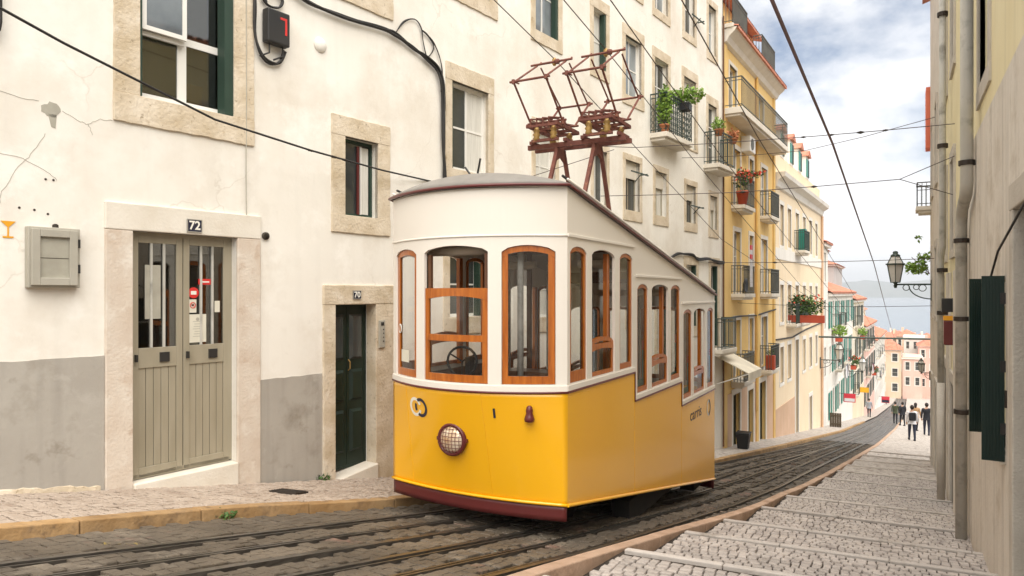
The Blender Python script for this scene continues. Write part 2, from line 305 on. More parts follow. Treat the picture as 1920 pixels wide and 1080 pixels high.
# ================================================================== GROUND
def structure(o, label=None): o['kind'] = 'structure'; return o
def strip(f0, f1, ps, zf, name, mat, nx=4):
    mb = MB(); vs = []
    for p in ps:
        for i in range(nx+1):
            a = f0(p)+(f1(p)-f0(p))*i/nx; vs.append((a, p, zf(p)))
    fs = [(j*(nx+1)+i, j*(nx+1)+i+1, (j+1)*(nx+1)+i+1, (j+1)*(nx+1)+i) for j in range(len(ps)-1) for i in range(nx)]
    mb.add(vs, fs); return mb.build(name, mat)
ps_all = frange(-6, 24, 1)+frange(26, 60, 2)[0:]+frange(64, 172, 4)
mb = MB(); tp = [-60, -30, 0, 12, 16, 38, 80, 163, 262, 275]; tx = [-2500, -300, -40, -8, 3, 12, 60, 400, 2500]
mb.add([(x, p, gz(p)-.6 if p < 270 else -36) for p in tp for x in tx], [(j*9+i, j*9+i+1, (j+1)*9+i+1, (j+1)*9+i) for j in range(len(tp)-1) for i in range(8)])
structure(mb.build('terrain', 'terrain'))
mb = MB().quad((-9000, 240, -30), (9000, 240, -30), (9000, 9000, -30), (-9000, 9000, -30)); structure(mb.build('river', 'water'))
# far shore
mb = MB(); nxh = 150; rows = [(0, 0), (60, .25), (200, .6), (420, 1.), (900, .7)]
vs = []
for (dy, k) in rows:
    for i in range(nxh+1):
        x = -4200+8400*i/nxh; h = 118+42*mnoise.noise((x*.0011, 3.3, 0))+26*mnoise.noise((x*.004, 7.1, dy*.003))+9*mnoise.noise((x*.016, 1.1, dy*.01))
        vs.append((x, 5200+dy+120*mnoise.noise((x*.0006, 9, 0)), -31+h*k))
mb.add(vs, [(j*(nxh+1)+i, j*(nxh+1)+i+1, (j+1)*(nxh+1)+i+1, (j+1)*(nxh+1)+i) for j in range(len(rows)-1) for i in range(nxh)])
structure(mb.build('hills', 'far_hill', smooth=True))

road = structure(strip(lambda p: cl(p)+.0, lambda p: cr(p), frange(-6, 34, .8), lambda p: gz(p)-.035, 'road', 'road_base'))
structure(strip(lambda p: cl(p), lambda p: cr(p), frange(34, 60, 2)+frange(64, 172, 4), lambda p: gz(p)-.004, 'road', 'road_far'))
# --- tracks: two tracks that close up to a gauntlet further down
def c2(p): return lerp_tab([(-4, -4.05), (0, -3.75), (2.5, -3.52), (4.3, -3.35), (6.5, -3.13), (11.3, -2.93), (18.8, -2.60), (30, -2.0), (45, -1.30), (75, -.85), (120, -.15), (170, .3)], p)
def c1(p): return c2(p)-lerp_tab([(0, 1.35), (18, 1.35), (34, .62), (60, .5), (170, .5)], p)
rp_ = frange(-5, 24, .8)+frange(25, 60, 2)+frange(63, 168, 4)
def sweep(off, w, z0, z1, name, mat, ps=rp_, parent=None):
    mb = MB(); n = len(ps); vs = []
    for p in ps:
        x = off(p); g = gz(p); vs += [(x-w/2, p, g+z0), (x+w/2, p, g+z0), (x+w/2, p, g+z1), (x-w/2, p, g+z1)]
    fs = [(0, 1, 2, 3), (4*n-1, 4*n-2, 4*n-3, 4*n-4)]
    for j in range(n-1):
        for k in range(4): fs.append((j*4+k, (j+1)*4+k, (j+1)*4+(k+1) % 4, j*4+(k+1) % 4))
    return mb.add(vs, fs).build(name, mat, parent)
tracks = bpy.data.objects.new('tracks', None); C.objects.link(tracks); structure(tracks)
for cf in (c1, c2):
    for sgn in (-1, 1):
        sweep(lambda p: cf(p)+sgn*.45, .052, -.05, .012, 'rail', 'rail_steel', parent=tracks)
        sweep(lambda p: cf(p)+sgn*.45-sgn*.043, .034, -.05, -.010, 'flange_groove', 'rail_groove', parent=tracks)
        sweep(lambda p: cf(p)+sgn*.45-sgn*.070, .020, -.05, .002, 'guard_rail', 'rail_steel', parent=tracks)
    for sgn in (-1, 1): sweep(lambda p: cf(p)+sgn*.024, .026, -.05, .004, 'slot_rail', 'rail_steel', parent=tracks)
    sweep(lambda p: cf(p), .022, -.05, -.018, 'cable_slot', 'rail_groove', parent=tracks)
def near_rail(x, p, w):
    for cf in (c1, c2):
        c = cf(p)
        for o in (-.43, .43, 0):
            if abs(x-c-o) < w+(.056 if o else .036): return True
    return False
def stone(mb, c, sx, sy, h, rz, slope_y=0., slope_x=0., bev=.16):
    """one paving stone: base ring, shoulder ring, top"""
    ca, sa = math.cos(rz), math.sin(rz); vs = []
    for k, (q, z) in enumerate(((1, -h), (1, -h*.2), (1-bev, 0))):
        for dx, dy in ((-1, -1), (1, -1), (1, 1), (-1, 1)):
            j = 1+random.uniform(-.05, .05) if k < 2 else 1
            a, b = dx*sx/2*q*j, dy*sy/2*q*j; x, y = a*ca-b*sa, a*sa+b*ca
            vs.append((c[0]+x, c[1]+y, c[2]+z+slope_y*y+slope_x*x))
    fs = [(8, 9, 10, 11)]
    for k in (0, 4):
        for i in range(4): fs.append((k+i, k+(i+1) % 4, k+4+(i+1) % 4, k+4+i))
    mb.add(vs, fs)
# road setts (uneven worn granite between the rails)
mb = MB(); p = 1.6; row = 0
while p < 34.2:
    dp = .115 if p < 14 else .19; x = cl(p)+.06+(row % 2)*.06
    while x < cr(p)-.03:
        w = random.uniform(.085, .125) if p < 14 else random.uniform(.15, .21)
        if not near_rail(x+w/2, p, w/2*.9):
            stone(mb, (x+w/2, p+random.uniform(-.008, .008), gz(p)+random.uniform(-.006, .002)), w-.004, dp-.004, .04, random.uniform(-.05, .05), -.18, random.uniform(-.02, .02), .06)
        x += w
    p += dp; row += 1
o = mb.build('setts', 'sett', road, recalc=False); o['kind'] = 'stuff'
# --- left pavement
SW = .085
pav = structure(strip(lambda p: fl(p)-.3, lambda p: cl(p)-.05, frange(-6, 11, .8), lambda p: gz(p)+SW-.022, 'pavement', 'joint_sand'))
structure(strip(lambda p: fl(p)-.3, lambda p: cl(p)-.05, frange(11, 24, 1)+frange(25, 60, 2.5)+frange(64, 172, 4), lambda p: gz(p)+SW-.006, 'pavement', 'cobble_far'))
mb = MB(); p = 1.9; row = 0
while p < 11:
    x = fl(p)+.02+random.uniform(0, .04)
    while x < cl(p)-.18:
        w = random.uniform(.058, .085)
        stone(mb, (x+w/2, p+random.uniform(-.012, .012), gz(p)+SW+random.uniform(-.007, .004)), w-.010, .068, .03, random.uniform(-.16, .16), -.18, 0, .2)
        x += w
    p += .078; row += 1
o = mb.build('small_cobbles', 'cobble_left', pav, recalc=False); o['kind'] = 'stuff'
def kerb(pa, pb, edge, sgn, w, zt, mat, parent, gap=.004):
    ps = frange(pa+gap, pb-gap, .6); mb = MB(); n = len(ps); vs = []
    dz = random.uniform(-.006, .006); dx = random.uniform(-.005, .005)
    for p in ps:
        a = edge(p)+dx; b = a+sgn*w; g = gz(p)+dz
        vs += [(a, p, g-.12), (b, p, g-.12), (b, p, g+zt), (a, p, g+zt)]
    fs = [(0, 1, 2, 3), (4*n-1, 4*n-2, 4*n-3, 4*n-4)]
    for j in range(n-1):
        for k in range(4): fs.append((j*4+k, (j+1)*4+k, (j+1)*4+(k+1) % 4, j*4+(k+1) % 4))
    return mb.add(vs, fs).build('kerb_stone', mat, parent, bevel=.012)
p = -2.
while p < 60:
    l = random.uniform(1.0, 1.5) if p < 24 else 3
    kerb(p, p+l, cl, -1, .17, SW+.002, 'kerb_brown', pav); p += l
# --- right pavement: long cobbled steps
stairs = structure(strip(lambda p: cr(p)+.1, lambda p: max(1.0, .05*p), frange(-6, 30, 1.)+frange(32, 172, 4), lambda p: gz(p)-.16, 'stepped_pavement', 'joint_dirt'))
p = -2.
while p < 70:
    l = random.uniform(1.2, 1.9) if p < 24 else 3.2
    kerb(p, p+l, cr, 1, .14, .125, 'kerb_pink', stairs); p += l
edges = [1.7, 3.2, 4.75, 6.3, 7.9, 9.3, 11.4, 13.45, 15.6, 17.6, 19.6, 21.6, 23.7, 25.8, 28]
SK = .075
def rside(p): return .86 if p < 27 else .9+.05*(p-27)
bigs = []; mb_rest = MB()
for a, b in zip(edges, edges[1:]):
    Lh = b-a; ze = gz(b)+.125; ts = .065
    def tz(x, p): return ze+ts*(b-(p-SK*(x+2.1)))
    # bed
    mbd = MB(); xs0, xs1 = cr(a)+.15, rside(a)
    mbd.quad((xs0, a+SK*(xs0+2.1), tz(xs0, a+SK*(xs0+2.1))-.036), (xs1, a+SK*(xs1+2.1), tz(xs1, a+SK*(xs1+2.1))-.036), (xs1, b+SK*(xs1+2.1), ze-.03), (xs0, b+SK*(xs0+2.1), ze-.03))
    mbd.quad((xs0, b+SK*(xs0+2.1), ze-.036), (xs1, b+SK*(xs1+2.1), ze-.036), (xs1, b+SK*(xs1+2.1), ze-.5), (xs0, b+SK*(xs0+2.1), ze-.5))
    mbd.build('step_bed', 'joint_dirt' if b < 20 else 'cobble_far', stairs)
    # pale edge slabs along the nosing
    x = cr(b)+.172
    while x < rside(b)-.05:
        w = min(random.uniform(.75, 1.15), rside(b)-x)
        m2 = MB(); e = .09; x1 = x+w-.006; dz = random.uniform(-.004, .004)
        yb = lambda q: b+SK*(q+2.1)
        m2.add([(x, yb(x)-e, ze-.2), (x1, yb(x1)-e, ze-.2), (x1, yb(x1), ze-.2), (x, yb(x), ze-.2), (x, yb(x)-e, ze+.016+dz), (x1, yb(x1)-e, ze+.016+dz), (x1, yb(x1), ze+.006+dz), (x, yb(x), ze+.006+dz)],
               [(0, 3, 2, 1), (4, 5, 6, 7), (0, 1, 5, 4), (1, 2, 6, 5), (2, 3, 7, 6), (3, 0, 4, 7)])
        m2.build('step_edge', 'step_stone', stairs, bevel=.012); x += w
    if a > 19: continue
    pp = a+.055
    while pp < b-.16:
        dp = .090; x = cr(pp)+.20+random.uniform(-.03, .03)
        while x < rside(pp)-.05:
            w = random.uniform(.075, .112); xc = x+w/2; yc = pp+SK*(xc+2.1)+random.uniform(-.012, .012)
            bigs.append((xc, yc, tz(xc, yc)+random.uniform(-.008, .005), w-.011, dp-.012, random.uniform(-.08, .08)))
            x += w
        pp += dp
bigs = [q for q in bigs if q[1] > 3.2]
def vis(q): # in view?
    X = .8738*q[0]+.4863*q[1]; Z = .8738*q[1]-.4863*q[0]
    return Z > 1 and abs(X/Z) < .735 and -q[2]/Z < .42
bigs.sort(key=lambda q: (not vis(q), q[0]**2+q[1]**2))
var = []
for k in range(10):
    m2 = MB(); stone(m2, (0, 0, 0), .097, .085, .05, 0, -.065, 0, .10); o_ = m2.build('cobble', 'cobble', recalc=False); var.append(o_.data); bpy.data.objects.remove(o_)
for q in bigs[:300]:
    o_ = bpy.data.objects.new('cobble', random.choice(var)); C.objects.link(o_); o_.parent = stairs
    o_.location = q[:3]; o_.rotation_euler = (random.uniform(-.03, .03), random.uniform(-.03, .03), q[5]); o_.scale = (q[3]/.097, q[4]/.085, 1)
for q in bigs[300:]: stone(mb_rest, q[:3], q[3], q[4], .05, q[5], -.065, random.uniform(-.03, .03), .10)
o = mb_rest.build('cobbles', 'cobble', stairs, recalc=False); o['kind'] = 'stuff'
structure(strip(lambda p: cr(p)+.15, lambda p: rside(p), frange(28, 60, 2)+frange(64, 172, 4), lambda p: gz(p)+.12, 'pavement', 'cobble_far'))
# drain covers and spills
mb = MB(); mb.box(-.19, .19, -.13, .13, -.01, .012)
for k in range(5): mb.box(-.17, .17, -.105+k*.048, -.085+k*.048, .012, .02)
dr = mb.build('drain_cover', 'drain_iron'); dr.location = (-6.45, 6.05, gz(6.05)+SW+.004); dr.rotation_euler = (-.18, 0, .2)
tag(dr, 'small square iron drain cover in the cobbled left pavement', 'drain cover')
for nm, x, p, lb in (('gutter_grate', .6, 11.7, 'dark iron grate on the steps at the foot of the near downpipe'), ('gutter_grate', .55, 17.9, 'dark iron grate on the steps at the foot of the far downpipe')):
    mb = MB().box(-.3, .3, -.09, .09, -.02, .03)
    for k in range(6): mb.box(-.27+k*.1, -.2+k*.1, -.085, .085, .03, .037)
    g = mb.build(nm, 'drain_iron'); b_ = min(e for e in edges if e > p); g.location = (x, p, gz(b_)+.125+.065*(b_-p+SK*(x+2.1))+.0); tag(g, lb, 'drain')
# ================================================================== BUILDINGS
def wall(B, x0, x1, z0, z1, ops, mat, th=.3, depth=7, name='wall', extra_x=()):
    mb = MB(); xs = sorted({x0, x1, *[o[0] for o in ops], *[o[1] for o in ops]}); zs = sorted({z0, z1, *[o[2] for o in ops], *[o[3] for o in ops]})
    xs = [x for x in xs if x0 <= x <= x1]; zs = [z for z in zs if z0 <= z <= z1]
    for i in range(len(xs)-1):
        run = None
        for j in range(len(zs)-1):
            cx, cz = (xs[i]+xs[i+1])/2, (zs[j]+zs[j+1])/2
            if any(o[0] < cx < o[1] and o[2] < cz < o[3] for o in ops):
                if run is not None: mb.quad((xs[i], 0, run), (xs[i+1], 0, run), (xs[i+1], 0, zs[j]), (xs[i], 0, zs[j])); run = None
            elif run is None: run = zs[j]
        if run is not None: mb.quad((xs[i], 0, run), (xs[i+1], 0, run), (xs[i+1], 0, z1), (xs[i], 0, z1))
    for a, b, c, d in [o[:4] for o in ops]:
        mb.quad((a, 0, c), (a, th, c), (a, th, d), (a, 0, d)); mb.quad((b, 0, c), (b, 0, d), (b, th, d), (b, th, c))
        mb.quad((a, 0, d), (a, th, d), (b, th, d), (b, 0, d)); mb.quad((a, 0, c), (b, 0, c), (b, th, c), (a, th, c))
    mb.quad((x0, 0, z0), (x0, depth, z0), (x0, depth, z1), (x0, 0, z1)); mb.quad((x1, 0, z0), (x1, 0, z1), (x1, depth, z1), (x1, depth, z0))
    mb.quad((x0, depth, z0), (x1, depth, z0), (x1, depth, z1), (x0, depth, z1)); mb.quad((x0, 0, z1), (x0, depth, z1), (x1, depth, z1), (x1, 0, z1))
    return mb.build(name, mat, B, recalc=False)
def bars(mb, s0, s1, z0, z1, y0, y1, w, cols=1, rows=1, mw=None):
    """window frame: outer ring, mullions, transoms"""
    mw = mw or w*.7
    mb.box(s0, s0+w, y0, y1, z0, z1); mb.box(s1-w, s1, y0, y1, z0, z1); mb.box(s0+w, s1-w, y0, y1, z0, z0+w); mb.box(s0+w, s1-w, y0, y1, z1-w, z1)
    for i in range(1, cols):
        c = s0+(s1-s0)*i/cols; mb.box(c-mw/2, c+mw/2, y0+.004, y1-.004, z0+w, z1-w)
    rr = rows if isinstance(rows, (list, tuple)) else [i/rows for i in range(1, rows)]
    for r in rr:
        c = z0+(z1-z0)*r
        for i in range(cols):
            a = s0+(s1-s0)*i/cols; b = s0+(s1-s0)*(i+1)/cols
            mb.box(a+(w if i == 0 else mw/2), b-(w if i == cols-1 else mw/2), y0+.008, y1-.008, c-mw*.4, c+mw*.4)
def rbox(a, b, y0, y1, z0, z1, j=.006, st=.09, fix=''):
    """hand-cut stone: a slab whose outline wanders a little"""
    rnd = random.Random(int(abs(a*977+z0*131+b*31)*10)); pts = []
    def side(p, q, s):
        n = max(1, int(((p[0]-q[0])**2+(p[1]-q[1])**2)**.5/st))
        for i in range(n): t = i/n; k = 0 if i == 0 or s in fix else j; pts.append((p[0]+(q[0]-p[0])*t+rnd.uniform(-k, k), y0, p[1]+(q[1]-p[1])*t+rnd.uniform(-k, k)))
    side((a, z0), (b, z0), 'b'); side((b, z0), (b, z1), 'r'); side((b, z1), (a, z1), 't'); side((a, z1), (a, z0), 'l')
    return MB().prism(pts, (0, y1-y0, 0))
def win(B, s0, s1, z0, z1, frame='white_frame', pane='glass_dark', cols=2, rows=2, sur=(.16, .2, .2), smat='limestone', rev=.13, fw=.05, detail=1, proud=.022, blind=0, shutter=None, name='window', mw=None):
    mb = MB(); g = .002; bars(mb, s0+g, s1-g, z0+g, z1-g, rev, rev+.05, fw, cols, rows, mw)
    w = mb.build(name, frame, B)
    panes = [pane]*cols if isinstance(pane, str) else pane
    for i in range(cols):
        a = s0+(s1-s0)*i/cols; b = s0+(s1-s0)*(i+1)/cols
        MB().box(a+.01, b-.01, rev+.02, rev+.03, z0+.01, z1-.01).build('pane', panes[i % len(panes)], w)
    if blind: MB().box(s0+.03, s1-.03, rev-.05, rev-.02, z1-blind, z1-.004).build('blind_box', 'blind', w)
    if sur:
        j, l, si = sur
        if detail:
            rbox(s0-j, s0, -proud, .06, z0, z1, fix='rbt').build('jamb', smat, w, bevel=.006); rbox(s1, s1+j, -proud, .06, z0, z1, fix='lbt').build('jamb', smat, w, bevel=.006)
            rbox(s0-j-.003, s1+j+.003, -proud-.004, .06, z1, z1+l, fix='b').build('lintel', smat, w, bevel=.006)
            rbox(s0-j-.003, s1+j+.003, -proud-.006, .06, z0-si, z0, fix='t').build('sill', smat, w, bevel=.006)
        else:
            mb = MB(); mb.box(s0-j, s0, -proud, .05, z0, z1); mb.box(s1, s1+j, -proud, .05, z0, z1); mb.box(s0-j, s1+j, -proud-.003, .05, z1, z1+l); mb.box(s0-j, s1+j, -proud-.006, .05, z0-si, z0); mb.build('surround', smat, w)
    if shutter:
        for a, b, m in shutter: MB().box(a, b, .0, rev-.004, z0+.012, z1-.012).build('shutter', m, w)
    return w
def balcony(B, s0, s1, z, out=.5, h=.95, mat='iron_grey', bar=.10, slab='pale_stone', ornate=False, th=.13):
    mb = MB(); r_ = 0; mb.box(s0, s1, -out, .05, z-th, z); mb.box(s0+.06, s1-.06, -out+.08, .05, z-th-.08, z-th)
    b = mb.build('balcony', slab, B, bevel=.012)
    mb = MB(); r = .009; e = .04
    P = [(s0+e, .0, z), (s0+e, -out+e, z), (s1-e, -out+e, z), (s1-e, 0., z)]
    for hh, rr in ((h, .02), (h-.11, .012), (.08, .014)):
        for a, c in zip(P, P[1:]): mb.bar((a[0], a[1], z+hh), (c[0], c[1], z+hh), rr*2, rr*1.6)
    for a, c in zip(P, P[1:]):
        n = max(2, int(((Vector(c)-Vector(a)).length)/bar))
        for i in range(n+1):
            q = Vector(a).lerp(Vector(c), i/n); mb.bar((q.x, q.y, z), (q.x, q.y, z+h), r*2)
            if ornate and i < n:
                q2 = Vector(a).lerp(Vector(c), (i+.5)/n); t = (Vector(c)-Vector(a)).normalized()*bar*.42
                for zz in (.2, .36, .52, .68):
                    mb.tube([(q2.x+t.x*math.cos(u), q2.y+t.y*math.cos(u), z+zz+.07*math.sin(u)) for u in [2*math.pi*k/8 for k in range(8)]], .008, 4, True)
    mb.build('railing', mat, b); return b
def leafball(mb, c, r, n, size, rnd, flat=1.):
    for k in range(n):
        v = Vector((rnd.gauss(0, 1), rnd.gauss(0, 1), rnd.gauss(0, 1))); v.normalize(); q = rnd.random()**.4
        p = Vector(c)+Vector((v.x*r[0], v.y*r[1], v.z*r[2]))*q
        a = Vector((rnd.uniform(-1, 1), rnd.uniform(-1, 1), rnd.uniform(-.5, .8))).normalized(); b = a.cross(Vector((rnd.uniform(-1, 1), rnd.uniform(-1, 1), rnd.uniform(-1, 1)))).normalized(); s = size*rnd.uniform(.6, 1.3)
        m = p+a*s*.5
        mb.add([p, m+b*s*.28+Vector((0, 0, s*.06)), p+a*s, m-b*s*.28+Vector((0, 0, s*.06))], [(0, 1, 2), (0, 2, 3)])
def plant(name, label, loc, r=(.2, .2, .2), n=120, leaf='leaf', pot='terracotta', pot_r=.12, pot_h=.2, flowers=0, hang=0, cat='potted plant', seed=0, box=None, group=None, size=.07):
    t = thing(name, label, cat, loc, 0, group); rnd = random.Random(seed+11); x, y, z = 0, 0, loc[2]
    if box: MB().box(-box[0]/2, box[0]/2, -box[1]/2, box[1]/2, z, z+pot_h).build('planter', pot, t, bevel=.01)
    else: MB().lathe([(pot_r*.68, z), (pot_r, z+pot_h*.85), (pot_r*1.08, z+pot_h*.86), (pot_r*1.08, z+pot_h), (pot_r*.9, z+pot_h), (pot_r*.85, z+pot_h*.9)], (0, 0, 0), 14).build('pot', pot, t, True)
    mb = MB()
    for k in range(5): mb.tube([(0, 0, z+pot_h*.8), (rnd.uniform(-r[0], r[0])*.5, rnd.uniform(-r[1], r[1])*.5, z+pot_h+r[2]*rnd.uniform(.7, 1.4))], .006, 4)
    mb.build('stems', 'leaf_dark', t)
    mb = MB(); leafball(mb, (0, 0, z+pot_h+r[2]*.8), r, n, size, rnd)
    if hang:
        for k in range(int(n*1.5)): leafball(mb, (rnd.uniform(-.08, .08), -pot_r*.9+rnd.uniform(-.05, .05), z+pot_h-rnd.random()*hang), (.04, .03, .04), 1, size, rnd)
    mb.build('foliage', leaf, t, recalc=False)
    if flowers:
        mb = MB(); leafball(mb, (0, 0, z+pot_h+r[2]*1.2), (r[0], r[1], r[2]*.6), flowers, size*1.1, rnd); mb.build('flowers', 'flower_red', t, recalc=False)
    return t
def place(B, s, y, z):       # a point of a building's own frame in the world
    a = B.rotation_euler.z; return (B.location.x+s*math.cos(a)-y*math.sin(a), B.location.y+s*math.sin(a)+y*math.cos(a), z)

# ------------------------------------------------------------------ white house along the whole left side
WB = thing('town_house', 'long off white plastered house with stone window surrounds and doors numbered 72 and 70', 'house', (-7.5, 4.4, -2.1), rad(90-7.3))
WEND = 19.03
W_OPS = []
def wop(*a): W_OPS.append(a); return a
# (s0,s1,z0,z1)
o_w1 = wop(.41, 1.56, 2.20, 4.15); o_up2 = wop(3.27, 4.02, 4.52, 6.1); o_sw = wop(3.33, 3.97, 1.135, 2.28); o_w3 = wop(5.68, 6.69, 2.15, 3.67); o_up3 = wop(5.72, 6.72, 5.37, 7.1)
o_d72 = wop(.33, 1.60, -2.4, .69); o_d70 = wop(3.15, 3.92, -2.75, -.17)
up = [(8.22, 9.08, 5.32, 7.0), (10.57, 11.17, 5.2, 6.55), (12.15, 13.04, 4.92, 6.39), (13.84, 14.70, 4.25, 6.30), (15.81, 16.72, 4.25, 6.28), (17.72, 18.44, 4.0, 5.90)]
lo = [(8.22, 8.97, 2.0, 3.38), (10.57, 11.2, 2.06, 3.30), (12.15, 12.95, 2.06, 3.30), (13.87, 14.60, 2.08, 3.26), (15.97, 16.70, 2.06, 3.16), (17.88, 18.49, 2.0, 3.05)]
tp_ = [(8.2, 9.1, 7.9, 9.6), (10.5, 11.3, 7.75, 9.4), (12.15, 13.0, 7.65, 9.3), (13.85, 14.7, 7.6, 9.2), (15.85, 16.62, 7.58, 9.2), (17.75, 18.4, 7.5, 9.0)]
gr = [(5.62, 6.5, -.42, .72), (8.1, 8.9, -.5, .65), (10.4, 11.1, -2.9, .5), (12.3, 13.0, -.6, .6), (14.0, 14.8, -3.6, .4), (15.97, 16.75, -1.0, .82), (17.95, 18.54, -1.7, .85)]
ex = [(-5.2, -4.1, 2.2, 4.1), (-2.9, -1.9, 5.2, 7.0)]
W_OPS += up+lo+tp_+gr+ex
wall(WB, -9, WEND, -8, 10.6, W_OPS, 'white_plaster', th=.34)
MB().box(-9.2, WEND+.0, -.35, .12, 10.6, 10.8).build('eaves', 'pale_stone', WB)
mb = MB(); mb.prism([(-9.2, -.4, 10.8), (-9.2, 3.5, 12.3), (-9.2, 7.2, 10.8)], (9.2+WEND, 0, 0)); mb.build('roof', 'roof_tile', WB)
# dado
def dado(a, b, zt0, zt1): 
    n = max(2, int((b-a)/.12)); rnd = random.Random(int(b*100))
    top = [(b+(a-b)*i/n, -.009, zt1+(zt0-zt1)*i/n+(rnd.uniform(-.007, .007) if 0 < i < n else 0)) for i in range(n+1)]
    MB().prism([(a, -.009, -4.5), (b, -.009, -4.5)]+top, (0, .02, 0)).build('dado', 'dado_grey', WB)
dado(-9, .035, -.62, -.675); dado(1.935, 2.92, -1.13, -1.135); dado(4.32, 8.0, -1.6, -1.6); dado(8, 10.1, -1.9, -1.9)
mb = MB(); rnd = random.Random(2); sk = []
for k in range(41):
    a = -2.4+k*.06; sk.append((a, gz(4.4+a*.992)+SW, .015+rnd.random()*.035, .012+rnd.random()*.03))
for (a, z, h, d), (a2, z2, h2, d2) in zip(sk, sk[1:]): mb.quad((a, -d, z-.06), (a2, -d2, z2-.06), (a2, -d2*.6, z2+h2), (a, -d*.6, z+h)); mb.quad((a, -d*.6, z+h), (a2, -d2*.6, z2+h2), (a2, 0, z2+h2+.015), (a, 0, z+h+.015))
mb.build('crumbled_render', 'limestone', WB)
# big top-left window
w = win(WB, *o_w1, cols=2, rows=[.42], sur=(.28, .3, .32), rev=.16, fw=.09, mw=.11, pane='door_glass', shutter=[(.414, .44, 'window_green'), (1.44, 1.556, 'window_green')])
MB().box(.45, .99, .10, .14, 2.94, 2.99).build('vent_sash', 'white_frame', w)
mb = MB(); bars(mb, .46, .98, 2.99, 3.62, .04, .08, .05); q = mb.build('tilted_sash', 'white_frame', w); q.rotation_euler = (rad(0), 0, 0)
MB().box(.50, .94, .055, .062, 3.03, 3.58).build('pane', 'glass_sky', w)
MB().box(-.1+.2, 1.9, 1.2, 1.25, 1.8, 4.6).build('room_back', 'right_yellow', w)
MB().box(.15, 1.8, .42, 1.2, 2.05, 2.1).build('window_shelf', 'dark_wood', w)
for nm, lb, a, b, c, d, e, f_, mt in (('cardboard_box', 'brown cardboard box behind the large upper left window', .52, .80, .45, .62, 2.1, 2.38, 'terracotta'), ('storage_box', 'dark box behind the large upper left window', 1.02, 1.22, .5, .7, 2.1, 2.32, 'cloth_tan'), ('folder_stack', 'leaning yellow boards behind the large upper left window', 1.16, 1.42, .48, .60, 2.1, 2.62, 'sign_yellow')):
    t = thing(nm, lb, 'box', place(WB, (a+b)/2, (c+d)/2, e), WB.rotation_euler.z); hx, hy = (b-a)/2, (d-c)/2
    MB().box(-hx, hx, -hy, hy, e, f_).build('body', mt, t, bevel=.008); MB().box(-hx-.004, hx+.004, -hy-.004, hy+.004, f_-.05, f_+.004).build('lid', mt, t)
win(WB, *o_up2, cols=2, rows=[.5], sur=(.26, .28, .27), fw=.05)
# small square window
w = win(WB, *o_sw, frame='window_green', pane='glass_dark', cols=1, rows=1, sur=(.245, .29, .26), rev=.12, fw=.045)
MB().box(3.66, 3.695, .10, .125, 1.18, 2.2).build('red_curtain_edge', 'maroon_paint', w); MB().box(3.72, 3.74, .10, .135, 1.18, 2.2).build('mullion', 'white_frame', w)
MB().box(3.76, 3.9, .135, .139, 1.19, 2.2).build('curtain', 'curtain', w)
win(WB, *o_w3, cols=2, rows=[.5], sur=(.16, .3, .2), pane=['glass_dark', 'curtain'], fw=.06, rev=.1, shutter=[(5.684, 5.72, 'window_green')])
win(WB, *o_up3, cols=2, rows=[.5], sur=(.24, .28, .28))
for k, o in enumerate(up):
    fr = k in (3, 4, 5)
    w = win(WB, *o, cols=1 if o[1]-o[0] < .65 else 2, rows=[.5] if not fr else [.33, .66], sur=(.15, .26, .24 if not fr else .05), pane=['glass_sky', 'curtain', 'glass_sky', 'glass_dark', 'curtain', 'glass_dark'][k], shutter=[(o[1]-.09, o[1]-.004, 'window_green')] if k < 2 else None, rev=.12)
for k, o in enumerate(lo): win(WB, *o, cols=2, rows=[.45] if k < 1 else 1, sur=(.12, .16, .26), pane=['curtain', 'glass_dark', 'glass_dark', 'curtain', 'glass_dark', 'curtain'][k], blind=.42 if k >= 2 else 0, frame='white_frame' if k < 2 else 'olive_door', fw=.04)
for k, o in enumerate(tp_): win(WB, *o, cols=2, rows=[.5], sur=(.14, .2, .22), pane='glass_sky' if k % 2 else 'glass_dark')
for k, o in enumerate(gr): win(WB, *o, cols=2, rows=[.5], sur=(.16, .26, .3), pane='glass_dark' if k not in (1, 5) else 'curtain', frame='white_frame', shutter=[(o[1]-.07, o[1]-.004, 'window_green')])
for o in ex: win(WB, *o, cols=2, rows=[.5], sur=(.2, .25, .25))
